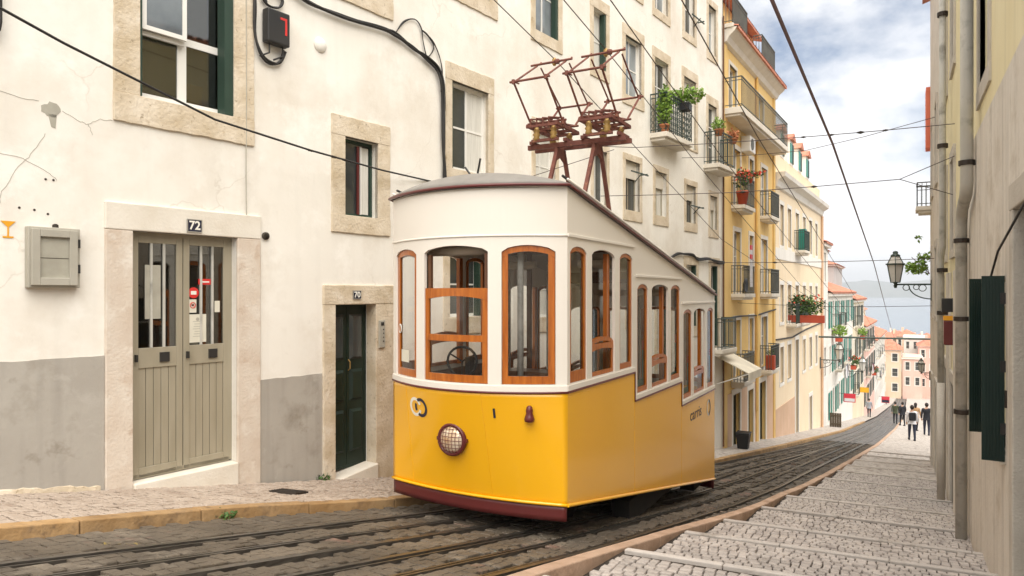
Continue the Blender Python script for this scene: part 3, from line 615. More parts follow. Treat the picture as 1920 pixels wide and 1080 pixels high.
# door 72
D = win(WB, .33, 1.60, -2.1, .69, frame='olive_door', cols=1, rows=1, sur=None, rev=.10, fw=.04, pane='interior_dark', name='double_door')
for q in list(D.children): bpy.data.objects.remove(q)
MB().box(.04, .33, -.03, .08, -3.2, .69).build('jamb', 'pink_stone', D, bevel=.012); MB().box(1.60, 1.93, -.03, .08, -3.2, .69).build('jamb', 'pink_stone', D, bevel=.012)
MB().box(.035, 1.935, -.034, .08, .69, .99).build('lintel', 'pale_stone', D, bevel=.012)
MB().box(.33, 1.60, -.06, .3, -2.42, -2.12).build('threshold', 'pale_stone', D, bevel=.015)
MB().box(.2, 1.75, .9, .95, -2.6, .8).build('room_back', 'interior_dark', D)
for a, b in ((.37, .96), (.97, 1.56)):
    mb = MB(); y0, y1 = .10, .145
    mb.box(a, a+.075, y0, y1, -2.11, .65); mb.box(b-.075, b, y0, y1, -2.11, .65)
    mb.box(a+.075, b-.075, y0, y1, .57, .65); mb.box(a+.075, b-.075, y0, y1, -.86, -.63); mb.box(a+.075, b-.075, y0, y1, -2.11, -1.99)
    lf = mb.build('door_leaf', 'olive_door', D, bevel=.004)
    n = 5; wv = (b-a-.15)/n
    for i in range(n): MB().box(a+.075+i*wv+.003, a+.075+(i+1)*wv-.003, y0+.014, y1-.008, -1.99, -.86).build('board', 'olive_door', lf, bevel=.003)
    MB().box(a+.075, b-.075, y0+.02, y0+.028, -.63, .57).build('pane', 'door_glass', lf)
    for i in (1, 2): MB().box(a+.075+(b-a-.15)*i/3-.013, a+.075+(b-a-.15)*i/3+.013, y0-.004, y0+.018, -.63, .57).build('bar', 'pipe_grey', lf)
    MB().box((a+b)/2+.02, (a+b)/2+.13, y0-.018, y0-.001, -.80, -.69).build('letter_slot', 'black_metal', lf)
    MB().box(a+.03, a+.05, y0-.05, y0-.001, -.78, -.70).build('handle', 'black_metal', lf)
for nm, a, b, c, d, mt in (('red_strip_sticker', 1.16, 1.32, .10, .17, 'sticker_red'), ('notice_sheet', 1.04, 1.26, -.60, -.26, 'paper'), ('no_dogs_sticker', 1.045, 1.135, -.24, -.08, 'paper'), ('small_note', 1.37, 1.44, -.24, -.10, 'paper'), ('poster', .52, .70, -.30, .32, 'meter_face')):
    t = thing(nm, {'red_strip_sticker': 'red strip sticker on the glass of door 72', 'notice_sheet': 'cream paper notice taped low on the glass of door 72', 'no_dogs_sticker': 'small white sticker with a red ring below the round red sticker', 'small_note': 'tiny white note at the right of the glass of door 72', 'poster': 'grey sheet behind the left glass of door 72'}[nm], 'sticker', place(WB, (a+b)/2, .108, c), WB.rotation_euler.z)
    MB().box(-(b-a)/2, (b-a)/2, -.002, .002, c, d).build('sheet', mt, t)
    if nm == 'red_strip_sticker':
        put_text('lettering', 'ABERTO', .035, 'number_white', t, Matrix.Translation((0, -.003, (c+d)/2)) @ Matrix.Rotation(rad(90), 4, 'X'), depth=.0005) if False else MB().box(-.05, .06, -.0035, -.0025, c+.025, d-.028).build('print', 'number_white', t)
    if nm == 'notice_sheet':
        mb = MB()
        for k in range(7): mb.box(-.06+.01*(k % 3), .06-.012*(k % 2), -.0032, -.0024, c+.07+k*.03, c+.076+k*.03)
        mb.lathe([(.022, -.0032), (.022, -.0024)], (0, 0, d-.06), 12, 'y'); mb.build('print', 'meter_grey', t)
    if nm == 'no_dogs_sticker':
        mb = MB(); mb.tube([(.033*math.cos(u), -.004, (c+d)/2+.01+.033*math.sin(u)) for u in [2*math.pi*k/16 for k in range(16)]], .005, 5, True); mb.bar((-.024, -.004, (c+d)/2+.034), (.024, -.004, (c+d)/2-.014), .006, .003); mb.build('print', 'sticker_red', t)
        MB().box(-.016, .016, -.0032, -.0024, (c+d)/2, (c+d)/2+.022).build('dog_print', 'black_metal', t)
t = thing('round_sticker', 'round red sticker with a white label on the glass of door 72', 'sticker', place(WB, 1.10, .108, -.08), WB.rotation_euler.z)
MB().lathe([(.066, -.002), (.066, .002)], (0, 0, -.0), 20, 'y').build('disc', 'sticker_red', t); MB().box(-.035, .035, -.0035, -.0022, -.022, .022).build('print', 'number_white', t)
# door 70
D = win(WB, 3.15, 3.92, -2.62, -.17, frame='green_paint', cols=1, rows=1, sur=None, rev=.2, fw=.04, pane='green_paint', name='panel_door')
for a, b in ((3.185, 3.53), (3.54, 3.885)):
    lf = MB().box(a, b, .205, .245, -2.58, -.21).build('door_leaf', 'green_paint', D)
    for z0, z1 in ((-1.0, -.32), (-1.62, -1.15), (-2.38, -1.75)):
        mb = MB(); c, d = a+.05, b-.05; m = .04
        mb.add([(c, .205, z0), (d, .205, z0), (d, .205, z1), (c, .205, z1), (c+m, .165, z0+m), (d-m, .165, z0+m), (d-m, .165, z1-m), (c+m, .165, z1-m)], [(0, 1, 5, 4), (1, 2, 6, 5), (2, 3, 7, 6), (3, 0, 4, 7), (4, 5, 6, 7)]); mb.build('panel', 'green_paint' if z0 < -1.1 else 'glass_dark', lf)
    if a > 3.5:
        for k in range(3): MB().bar((a+.1+k*.07, .18, -.98), (a+.1+k*.07, .18, -.36), .012).build('grille_bar', 'black_metal', lf)
        MB().tube([(a+.02, .19, -1.0), (a+.02, .15, -1.03), (a+.02, .15, -1.13), (a+.02, .19, -1.16)], .009, 5).build('handle', 'brass', lf)
rbox(2.935, 3.147, -.028, .19, -3.4, -.17, fix='rt').build('jamb', 'limestone', D, bevel=.008); rbox(3.917, 4.32, -.028, .19, -3.4, -.17, fix='lt').build('jamb', 'limestone', D, bevel=.008)
rbox(2.93, 4.325, -.034, .19, -.173, .115, fix='b').build('lintel', 'limestone', D, bevel=.014)
MB().prism([(3.15, -.08, -3.1), (3.92, -.08, -3.1), (3.92, -.08, -2.585), (3.15, -.08, -2.68)], (0, .4, 0)).build('threshold', 'pale_stone', D, bevel=.015)
ic = thing('intercom', 'narrow metal intercom plate on the stone jamb of door 70', 'intercom', place(WB, 4.02, -.028, -.84), WB.rotation_euler.z)
MB().box(-.06, .06, -.03, 0, -.84, -.42).build('plate', 'meter_grey', ic, bevel=.006)
for k in range(4): MB().lathe([(.01, -.036), (.01, -.028)], (0.02, 0, -.74+k*.06), 8, 'y').build('button', 'black_metal', ic)
MB().box(-.03, .03, -.034, -.029, -.5, -.45).build('speaker_grille', 'black_metal', ic)
for txt, s, z, h in (('72', 1.03, .795, .155), ('70', 3.53, -.03, .13)):
    t = thing('number_plate', 'dark enamel house number plate reading %s above the %s' % (txt, 'olive double door' if txt == '72' else 'green panel door'), 'number plate', place(WB, s, -.034, z-h/2), WB.rotation_euler.z)
    MB().box(-h*.6, h*.6, -.012, 0, z-h/2, z+h/2).build('plate', 'plate_navy', t, bevel=.004)
    mb = MB(); bars(mb, -h*.6, h*.6, z-h/2, z+h/2, -.0145, -.011, .008); mb.build('rim', 'meter_grey', t)
    put_text('lettering', txt, h*.92, 'number_white', t, Matrix.Translation((0, -.0135, z)) @ Matrix.Rotation(rad(90), 4, 'X'), bold=.003, depth=.001)
# gas / meter cabinet
t = thing('meter_cabinet', 'grey metal meter cabinet with a framed panel on the white wall left of door 72', 'cabinet', place(WB, -.47, 0, .05), WB.rotation_euler.z)
MB().box(-.235, .235, -.09, .0, .05, .66).build('case', 'meter_grey', t, bevel=.008)
mb = MB(); bars(mb, -.215, .2, .075, .635, -.13, -.09, .075); mb.build('door_frame', 'meter_grey', t, bevel=.005)
MB().box(-.146, .131, -.097, -.0905, .144, .566).build('panel', 'meter_face', t); MB().box(-.146, .131, -.0985, -.0965, .345, .352).build('panel_seam', 'interior_dark', t)
for z in (.2, .46): MB().box(.175, .225, -.122, -.111, z, z+.09).build('hinge', 'black_metal', t)
MB().lathe([(.014, -.122), (.014, -.11)], (-.18, 0, .34), 8, 'y').build('lock', 'black_metal', t)
MB().lathe([(.03, .66), (.028, .69), (.012, .70)], (.02, -.05, 0), 10).build('cap', 'drain_iron', t)
# bar poster scrap at far left
t = thing('wall_stencil', 'orange stencilled letters and cocktail glass at the left edge of the white wall', 'sticker', place(WB, -.86, 0, .5), WB.rotation_euler.z)
MB().box(-.165, -.135, -.006, -.0035, .56, .73).build('letter_stroke', 'sticker_orange', t); MB().box(-.29, -.25, -.006, -.0035, .56, .73).build('letter_stroke', 'sticker_orange', t)
mb = MB(); mb.prism([(-.05, -.006, .70), (.08, -.006, .70), (.015, -.006, .635)], (0, .0025, 0)); mb.box(.008, .022, -.006, -.0035, .55, .637); mb.box(-.03, .06, -.006, -.0035, .535, .552); mb.build('cocktail_glass', 'sticker_orange', t)
# plaster chip
mb = MB(); rnd = random.Random(5); n = 18; pts = []
for i in range(n):
    a = 2*math.pi*i/n; r = .10*rnd.uniform(.75, 1.1); pts.append((-.47+r*math.cos(a)*.9, -.003, 1.86+r*math.sin(a)*.8))
mb.prism(pts, (0, .004, 0)); mb.prism([(-.50, -.003, 1.82), (-.42, -.003, 1.82), (-.43, -.003, 1.68), (-.47, -.003, 1.69)], (0, .0035, 0)); mb.build('plaster_chip', 'meter_face', WB)
mb = MB()
for pts in ([(-1.4, 2.0), (-1.1, 1.985), (-.8, 1.93), (-.58, 1.93)], [(-.36, 1.87), (-.2, 1.80), (-.12, 1.78), (-.08, 1.68)], [(-.12, 1.78), (.0, 1.86), (.12, 1.87)], [(-.52, 1.62), (-.62, 1.42), (-.75, 1.25), (-.9, .98), (-.92, .85)], [(-1.3, 1.45), (-1.0, 1.36), (-.72, 1.33), (-.5, 1.22), (-.42, 1.15)]):
    pp = []
    for (a, b), (c, d) in zip(pts, pts[1:]):
        for k in range(5): pp.append((a+(c-a)*k/5+rnd.uniform(-.008, .008), -.001, b+(d-b)*k/5+rnd.uniform(-.008, .008)))
    pp.append((pts[-1][0], -.001, pts[-1][1])); mb.tube(pp, .0032, 3)
mb.build('wall_crack', 'meter_grey', WB)
for a, b in ((-.52, 1.15), (-.45, 1.15), (-.75, .84), (-.62, .83), (-.5, .80)): MB().lathe([(.012, -.004), (.012, .0)], (a, 0, b), 7, 'y').build('old_screw_hole', 'drain_iron', WB)
MB().lathe([(.05, -.03), (.05, 0), (.035, 0), (.035, -.03)], (2.01, 0, .74), 14, 'y').build('vent_pipe', 'interior_dark', WB, True)
MB().lathe([(.01, -.05), (.07, -.045), (.10, -.02), (.11, 0)], (2.89, 0, 3.48), 18, 'y').build('round_boss', 'white_plaster', WB, True)
# cable box, cable bundle
t = thing('cable_box', 'black cable splice box with red mark on the white wall', 'cable box', place(WB, 2.12, 0, 3.24), WB.rotation_euler.z)
MB().box(-.17, .17, -.15, -.02, 3.24, 3.68).build('case', 'black_metal', t, bevel=.02); mb = MB(); mb.box(.02, .12, -.153, -.150, 3.57, 3.60); mb.box(.09, .12, -.153, -.150, 3.38, 3.57); mb.build('red_mark', 'sticker_red', t)
for q in (-.1, .1): MB().tube([(q, -.08, 3.25), (q, -.08, 3.12), (q-.12, -.05, 3.05)], .012, 5).build('cable', 'cable_black', t)
def facade_cable(name, label, pts, r, mat='cable_black', n=6, strands=1, sag=0):
    mb = MB(); rnd = random.Random(len(pts))
    for k in range(strands):
        d = .0 if strands == 1 else r*1.5; q = [Vector((a+rnd.uniform(-d, d), -.02-r-rnd.uniform(0, d), b+rnd.uniform(-d, d))) for a, b in pts]
        out = []
        for i in range(len(q)-1):
            p0 = q[max(0, i-1)]; p1 = q[i]; p2 = q[i+1]; p3 = q[min(len(q)-1, i+2)]
            for s in range(5):
                u = s/5; out.append(.5*((2*p1)+(p2-p0)*u+(2*p0-5*p1+4*p2-p3)*u*u+(-p0+3*p1-3*p2+p3)*u**3))
        out.append(q[-1]); mb.tube(out, r, n)
    t = mb.build(name, mat); t.location = (-7.5, 4.4, 0); t.rotation_euler = (0, 0, WB.rotation_euler.z); return tag(t, label, 'cable')
facade_cable('cable_bundle', 'thick black cable bundle crossing the white wall and dropping beside the window', [(2.0, 4.35), (2.5, 4.03), (3.2, 3.98), (4.0, 4.05), (4.3, 4.04), (4.7, 3.95), (5.0, 3.86), (5.25, 3.75), (5.37, 3.55), (5.40, 3.2), (5.42, 2.6), (5.43, 1.9), (5.43, 1.2)], .022, strands=3)
facade_cable('cable_loop', 'black cable looping round the splice box with red mark', [(2.05, 4.4), (1.85, 4.0), (1.82, 3.6), (1.84, 3.3), (1.93, 3.08), (2.08, 3.0), (2.2, 3.06), (2.28, 3.2)], .016, strands=2)
facade_cable('cable_coil', 'small coil of black cable above the splice box', [(1.95, 3.82), (2.05, 3.75), (2.2, 3.78), (2.24, 3.9), (2.1, 3.96), (1.97, 3.9), (2.0, 3.78)], .014, strands=2)
facade_cable('wire_tangle', 'tangle of thin loose wires beside the cable bundle', [(4.3, 4.04), (4.5, 4.3), (4.75, 4.42), (4.9, 4.32), (4.95, 4.1), (5.05, 3.9), (5.2, 4.1), (5.05, 4.25), (4.9, 4.3), (5.15, 4.2), (5.33, 4.0), (5.4, 3.75), (5.38, 3.4)], .007, strands=4)
facade_cable('thin_cable', 'thin pale cable running down the white wall past the lintel of door 72', [(1.72, 6), (1.72, 4), (1.725, 2.6), (1.72, 1.4), (1.735, .7)], .006, 'meter_grey')
facade_cable('left_cable', 'black cable hanging at the top left edge of the white wall', [(-.93, 4.5), (-.92, 3.6), (-.91, 3.0), (-.95, 2.55), (-1.1, 2.4)], .02, strands=2)
facade_cable('lower_cable', 'sagging dark cable bundle under the lower windows behind the tram roof', [(13.6, 1.12), (14.6, .98), (15.2, 1.08), (15.6, 1.13), (16.3, 1.11), (16.8, 1.02), (17.6, 1.03), (18.5, .98), (19.0, 1.0)], .03, strands=2)
facade_cable('corner_pipe', 'slim brown pipe at the corner between the white and the yellow house', [(18.96, 9), (18.96, 5), (18.96, 1), (18.96, -5)], .03, 'dark_wood')
# balconies of the white house with plants
b1 = balcony(WB, 13.55, 15.35, 4.2, out=.48, h=1.02, mat='iron_green', bar=.12, ornate=True)
b2 = balcony(WB, 17.35, 18.85, 3.95, out=.5, h=.98, mat='iron_green', bar=.11)
b3 = balcony(WB, 17.6, 18.95, -1.75, out=.5, h=.95, mat='iron_green', bar=.11)
plant('hanging_plant', 'trailing green plant in a terracotta pot on the ornate balcony of the white house', place(WB, 13.68, -.36, 4.2), (.17, .17, .58), 800, 'leaf', pot_r=.13, pot_h=.2, size=.11)
plant('window_box_plant', 'green plants in a dark box along the rail of the ornate balcony', place(WB, 14.7, -.50, 4.95), (.55, .2, .24), 600, 'leaf', pot='bin_black', pot_h=.2, box=(.3, .3), size=.11, seed=4)
plant('potted_plant', 'yellow green plant in a terracotta pot on the second balcony of the white house', place(WB, 17.5, -.42, 4.80), (.2, .2, .2), 220, 'leaf', pot_r=.14, pot_h=.18, size=.09, seed=2)
plant('potted_plant', 'reddish dry plant at the far end of the second balcony of the white house', place(WB, 18.7, -.45, 4.75), (.2, .2, .16), 150, 'terracotta', pot_r=.14, pot_h=.16, size=.09, seed=3)
for k, (s, z) in enumerate(((13.0, 3.02), (16.85, 2.55), (16.9, 8.15))):
    t = thing('clothes_bracket', ['dark iron drying bracket beside the blinds of the lower window nearest the tram roof', 'dark iron drying bracket at the third blind window of the white house', 'dark iron drying bracket by the top window of the white house'][k], 'bracket', place(WB, s, 0, z), WB.rotation_euler.z, 'drying brackets on the white house')
    MB().bar((-.75, -.12, z), (.2, -.12, z), .03).build('rail', 'iron_green', t); MB().bar((0, 0, z), (0, -.2, z), .03).build('arm', 'iron_green', t); MB().bar((-.3, 0, z-.2), (-.3, -.2, z), .02).build('strut', 'iron_green', t)

# ------------------------------------------------------------------ yellow house
YB = thing('yellow_house', 'tall yellow house with iron balconies and a tiled attic', 'house', (-5.08, 23.27, -5.0), rad(90-2.8)); YW = 8.06
bay = [(1.38, 2.26), (3.57, 4.22), (5.55, 6.6)]
yops = []
for (a, b) in (bay[0], bay[2]): yops += [(a, b, 3.05, 4.97), (a, b, .02, 2.13), (a, b, -2.95, -.95)]
a, b = bay[1]; yops += [(a, b, 3.75, 4.97), (a, b, .9, 2.13), (a, b, -2.2, -.95)]
ytop = [(.8, 1.75, 6.05, 7.7), (4.83, 5.9, 6.05, 7.65)]
ygr = [(1.25, 2.2, -6.5, -3.5), (3.4, 4.2, -6.5, -3.6), (5.25, 6.3, -7, -3.52)]
wall(YB, .0, YW, -9, 8.45, yops+ytop+ygr, 'yellow_plaster', th=.3)
for o in yops: win(YB, *o, cols=2, rows=[.6] if o[3]-o[2] > 1.5 else [.5], sur=(.12, .16, .1), smat='pale_stone', pane=random.choice(['glass_dark', 'glass_sky', 'curtain', 'curtain']), detail=0, frame='white_frame', shutter=[(o[0]+.004, o[0]+.06, 'window_green')])
for o in ytop: win(YB, *o, cols=2, rows=[.6], sur=(.1, .12, .06), smat='pale_stone', pane='glass_sky', detail=0)
for o in ygr: win(YB, *o, cols=1, rows=[.75], sur=(.18, .2, .0), smat='pale_stone', pane='green_paint', frame='green_paint', detail=0, name='door')
MB().box(0.002, YW-.002, -.03, .0, -9, -3.2).build('plinth', 'salmon_plinth', YB) if False else None
for a, b in ((.0, 1.07), (2.38, 3.22), (4.38, 5.07), (6.48, YW)): MB().box(a+.003, b-.003, -.018, .0, -9, -3.4).build('plinth', 'salmon_plinth', YB)
for a in (.0, 4.55, YW-.42): MB().box(a+.03, a+.39, -.05, 0, -9, 8.3).build('pilaster', 'yellow_trim' if a else 'yellow_plaster', YB)
MB().tube([(4.5, -.08, 8.2), (4.5, -.08, -4.5)], .045, 8).build('downpipe', 'yellow_trim', YB)
mb = MB(); mb.prism([(0, 0, 8.15), (0, -.12, 8.2), (0, -.2, 8.35), (0, -.38, 8.5), (0, -.45, 8.62), (0, 0, 8.62)], (YW, 0, 0)); mb.build('cornice', 'pale_stone', YB)
def tiles(B, x0, x1, y0, y1, z0, z1, name='roof', mat='roof_tile', pitch=.22):
    """pantiled slope: ribs run from the eave up"""
    mb = MB(); n = max(1, int((x1-x0)/pitch)); d = (x1-x0)/n
    for i in range(n):
        a = x0+i*d; prof = [(0, 0), (.25*d, .05), (.5*d, .065), (.75*d, .05), (d, 0)]
        for (u, h), (u2, h2) in zip(prof, prof[1:]): mb.quad((a+u, y0, z0+h), (a+u2, y0, z0+h2), (a+u2, y1, z1+h2), (a+u, y1, z1+h))
    mb.quad((x0, y0, z0), (x1, y0, z0), (x1, y0, z0-.08), (x0, y0, z0-.08)); mb.quad((x0, y0, z0-.08), (x1, y0, z0-.08), (x1, y1, z1-.08), (x0, y1, z1-.08))
    return mb.build(name, mat, B, recalc=False)
tiles(YB, 0, YW, -.5, 1.2, 8.64, 9.05)
# attic
mb = MB()
MB().box(.0, 6.6, .55, 5, 8.7, 10.35).build('attic', 'yellow_plaster', YB)
for a, b in ((.4, 1.1), (4.0, 4.8)): 
    w = MB().box(a, b, .52, .56, 8.9, 10.1).build('window', 'white_frame', YB); MB().box(a+.06, b-.06, .5, .525, 8.96, 10.04).build('pane', 'glass_sky', w)
tiles(YB, -.1, 6.9, .2, 3, 10.4, 11.3)
balcony(YB, -.05, 2.0, 8.75, out=.35, h=.95, mat='iron_grey', bar=.09)
balcony(YB, 4.2, 6.6, 8.75, out=.35, h=.95, mat='iron_grey', bar=.09)
balcony(YB, .05, 7.75, 6.03, out=.62, h=.98, mat='iron_grey', bar=.15, slab='pale_stone', th=.2)
for z in (2.98, -.03, -3.02):
    balcony(YB, bay[0][0]-.35, bay[0][1]+.35, z, out=.45, h=.95, mat='iron_grey', bar=.10)
    balcony(YB, bay[2][0]-.2, bay[2][1]+.3, z+(.03 if z > 0 else 0), out=.45, h=.95, mat='iron_grey', bar=.10)
t = plant('geranium', 'red geraniums in an orange pot on the top single balcony of the yellow house', place(YB, 1.15, -.35, 2.98), (.25, .15, .45), 200, 'leaf_dark', pot='planter_red', pot_r=.2, pot_h=.45, flowers=50, seed=8, size=.1)
t = plant('geranium', 'red flowers along the rail of the geranium balcony of the yellow house', place(YB, 1.9, -.42, 3.8), (.5, .12, .14), 120, 'leaf_dark', pot='planter_red', pot_r=.1, pot_h=.14, flowers=110, seed=9, size=.1)
plant('planter', 'red planter on the lowest far balcony of the yellow house', place(YB, 5.6, -.34, -3.0), (.15, .12, .12), 60, 'leaf_dark', pot='planter_red', pot_h=.55, box=(.35, .25), seed=5)
t = thing('striped_windsock', 'red and white striped banner hanging on the middle balcony of the yellow house', 'banner', place(YB, 1.75, -.5, .2), YB.rotation_euler.z)
for k in range(9): MB().box(-.12, .12, -.02, .02, .2+k*.16, .355+k*.16).build('stripe', 'sign_red' if k in (6, 8) else 'cloth_white', t)
t = thing('air_conditioner', 'white air conditioner unit on the yellow facade below the long balcony', 'air conditioner', place(YB, 2.7, -.02, 5.0), YB.rotation_euler.z)
MB().box(-.4, .4, -.32, 0, 5.0, 5.55).build('case', 'white_frame', t, bevel=.02); MB().lathe([(.2, -.34), (.2, -.32)], (-.1, 0, 5.27), 16, 'y').build('fan_grille', 'iron_grey', t)
t = thing('satellite_dish', 'round grey dish on the low left balcony of the yellow house', 'dish', place(YB, 1.15, -.42, -.02), YB.rotation_euler.z)
MB().lathe([(.02, .04), (.15, .02), (.24, -.04), (.25, -.05), (.15, .0), (.02, .02)], (0, 0, .25), 18, 'y').build('dish', 'bin_black', t, True); MB().bar((0, .05, -.02), (0, .03, .25), .03).build('mast', 'black_metal', t)
MB().tube([(0, -.05, -.85), (2, -.05, -.82), (4.5, -.06, -.86), (YW, -.05, -.7)], .03, 6).build('cable', 'cable_black', YB)
t = thing('shop_awning', 'pale canvas awning over the shop at the foot of the yellow house', 'awning', place(YB, .0, 0, -3.2), YB.rotation_euler.z)
MB().prism([(-.7, 0, -2.0), (-.7, -1.0, -2.5), (-.7, -1.0, -2.75), (-.7, -.98, -2.75), (-.7, -.98, -2.52), (-.7, 0, -2.04)], (1.7, 0, 0)).build('canvas', 'awning', t)
for q in (-.68, .98): MB().bar((q, 0, -2.9), (q, -.97, -2.53), .025).build('arm', 'white_frame', t)

# ------------------------------------------------------------------ cream house
CB = thing('cream_house', 'cream house with white bands and green dormer shutters below the yellow house', 'house', (-4.69, 31.32, -6.6), rad(90-2.4)); CW = 13.7
cb = [(1.16, 2.0), (2.95, 3.85), (5.0, 5.95), (7.15, 8.0), (9.2, 10.1), (11.3, 12.1)]
cops = [(a, b, 2.1, 3.9) for a, b in cb]+[(a, b, -1.3, .36) for a, b in cb]+[(a, b, -4.0, -2.4) for a, b in cb if a not in (5.0,)]
cgr = [(5.0, 5.9, -8.5, -2.3), (9.2, 10.2, -8.8, -5.6)]
wall(CB, 0, CW, -11, 5.0, cops+cgr, 'cream_plaster', th=.3)
for k, o in enumerate(cops): win(CB, *o, cols=2, rows=[.5], sur=(.12, .18, .14), smat='white_far', detail=0, pane=['glass_dark', 'glass_sky', 'curtain', 'glass_dark'][k % 4])
for o in cgr: win(CB, *o, cols=1, rows=[.7], sur=(.15, .2, 0), smat='white_far', detail=0, pane='green_paint', frame='green_paint', name='door')
MB().box(.0, 4.8, -.02, 0, -11, -5.0).build('plinth', 'salmon_plinth', CB)
MB().box(0, CW, -.04, .0, 1.46, 2.0-.05).build('white_band', 'white_far', CB) 
mb = MB(); mb.prism([(0, 0, 4.5), (0, -.1, 4.55), (0, -.16, 4.8), (0, -.42, 4.95), (0, -.46, 5.12), (0, 0, 5.12)], (CW, 0, 0)); mb.build('cornice', 'white_far', CB)
mb = MB(); mb.prism([(0, .02, 5.12), (0, .0, 6.0), (0, .9, 6.9), (0, 5, 7.6), (0, 5, 5.12)], (CW-.6, 0, 0)); mb.build('roof', 'cream_plaster', CB)
for s in (1.6, 3.9, 6.2, 8.5):
    d = MB().box(s-.45, s+.45, -.02, 1.2, 6.0, 7.15).build('dormer', 'white_far', CB); MB().box(s-.4, s-.06, -.06, -.02, 6.1, 7.0).build('shutter', 'teal_paint', d); MB().box(s+.06, s+.4, -.06, -.02, 6.1, 7.0).build('shutter', 'window_green', d)
    MB().prism([(s-.55, -.15, 7.15), (s+.55, -.15, 7.15), (s, -.15, 7.5)], (0, 1.5, 0)).build('dormer_roof', 'roof_tile', d)
balcony(CB, 4.7, 6.3, 2.05, out=.5, h=.95, mat='iron_green', bar=.09)
balcony(CB, 2.7, 7.0, -1.42, out=.45, h=.9, mat='iron_green', bar=.12)
plant('flower_balcony_plants', 'lush green plants with red flowers filling the balcony of the cream house', place(CB, 3.9, -.35, -1.4), (1.2, .25, .55), 700, 'leaf_dark', pot='planter_red', pot_h=.35, box=(2.2, .3), flowers=60, seed=13, size=.16)
plant('potted_plant', 'leafy plant at the far end of the planted balcony of the cream house', place(CB, 6.4, -.35, -1.4), (.5, .25, .5), 260, 'leaf', pot='planter_red', pot_h=.3, box=(.8, .3), seed=14, size=.16)
t = thing('green_cabinet', 'green shuttered box on the upper balcony of the cream house', 'shutter box', place(CB, 6.0, -.2, 2.05), CB.rotation_euler.z)
MB().box(-.25, .25, -.15, .15, 2.05, 3.15).build('case', 'teal_paint', t); 
for k in range(6): MB().box(-.22, .22, -.165, -.15, 2.2+k*.15, 2.28+k*.15).build('slat', 'window_green', t)
MB().tube([(.1, -.05, -2.0), (4, -.05, -2.1), (8, -.05, -1.9), (CW, -.05, -1.75)], .035, 6).build('cable', 'cable_black', CB)
MB().tube([(CW-.15, -.08, 4.5), (CW-.15, -.08, -8)], .07, 8).build('downpipe', 'salmon_plinth', CB)

# ------------------------------------------------------------------ houses further down on the left
def row_house(name, label, lat, p, ang, w, zb, zt, mat, cols, floors, depth=7, roof='gable', fl_h=2.9, first=.9, balc=(), shut=None, rh=1.3, group=None, over=.3, open_sh=None):
    B = thing(name, label, 'house', (lat, p, zb), rad(90-ang), group); ops = []
    pitch = w/cols
    for f in range(floors):
        top = zt-.55-f*fl_h
        for c in range(cols):
            s = pitch*(c+.5); ww = min(.95, pitch*.42); ops.append((s-ww/2, s+ww/2, top-1.75, top, f, c))
    wall(B, 0, w, zb-3, zt, [o[:4] for o in ops], mat, th=.25, depth=depth)
    for o in ops: 
        win(B, *o[:4], cols=2, rows=[.55], sur=(.11, .14, .12), smat='white_far', detail=0, pane=random.choice(['glass_dark', 'glass_dark', 'glass_sky', 'curtain']), frame=shut or 'white_frame')
        if open_sh and (o[4]+o[5]) % 2 == 0:
            ww = (o[1]-o[0])/2
            for a_, b_ in ((o[0]-ww-.02, o[0]-.03), (o[1]+.03, o[1]+ww+.02)): MB().box(a_, b_, -.07, -.03, o[2]+.02, o[3]-.02).build('shutter', open_sh, B)
        if (o[4], o[5]) in balc: balcony(B, o[0]-.3, o[1]+.3, o[2]-.02, out=.45, h=.9, bar=.14)
    MB().box(-.02, w+.02, -.22, .0, zt-.22, zt).build('cornice', 'white_far', B)
    if roof == 'gable':
        tiles(B, -.1, w+.1, -over, depth/2, zt+.03, zt+rh, pitch=.3); tiles(B, -.1, w+.1, depth+over, depth/2, zt+.03, zt+rh, pitch=.3)
        mb = MB(); 
        for x in (.02, w-.02): mb.prism([(x-.01, 0, zt), (x-.01, depth, zt), (x-.01, depth/2, zt+rh-.1)], (.02, 0, 0))
        mb.build('gable', mat, B)
    for c in (.2, .75): MB().box(w*c, w*c+.6, depth*.3, depth*.3+.5, zt+.1, zt+rh+.9).build('chimney', mat, B)
    MB().tube([(w*.5, depth*.5, zt+rh), (w*.5, depth*.5, zt+rh+1.8)], .03, 5).build('aerial_mast', 'iron_grey', B); MB().bar((w*.5-.6, depth*.5, zt+rh+1.6), (w*.5+.6, depth*.5, zt+rh+1.6), .03).build('aerial', 'iron_grey', B)
    return B
def dl(p): return -4.11+(p-45.05)*.0262
H = [('white_narrow_house', 'narrow white house directly beyond the cream house', 45.05, 3.2, 3.0, 'white_far', 1, 3, ()),
     ('white_balcony_house', 'white house with red tiled roof and flower balconies beyond the narrow house', 48.3, 17.5, .0, 'white_far', 9, 3, ((0, 1), (0, 3), (1, 2), (1, 5))),
     ('ochre_house', 'ochre house with open green shutters further down the left side', 65.9, 12.5, -.6, 'ochre_far', 6, 3, ((0, 1), (1, 2), (2, 0))),
     ('pink_house', 'pale pink house with iron balconies far down the left side', 78.5, 17, -3.4, 'pink_far', 8, 3, ((0, 0), (0, 2), (1, 1), (1, 3), (0, 4))),
     ('last_white_house', 'last white house of the left row at the bend', 95.6, 25, -5.8, 'white_far', 10, 3, ((0, 1), (0, 3), (0, 5), (1, 2), (1, 4), (1, 6)))]
for nm, lb, p, w, zt, mt, cols, fls, bl in H:
    row_house(nm, lb, dl(p), p, 1.5, w-.04, gz(p+w)-.1, zt, mt, cols, fls, balc=bl, rh=1.5 if w > 5 else 1, shut='window_green' if nm == 'ochre_house' else None, open_sh={'ochre_house': 'window_green', 'pink_house': 'iron_green', 'white_balcony_house': 'teal_paint'}.get(nm))
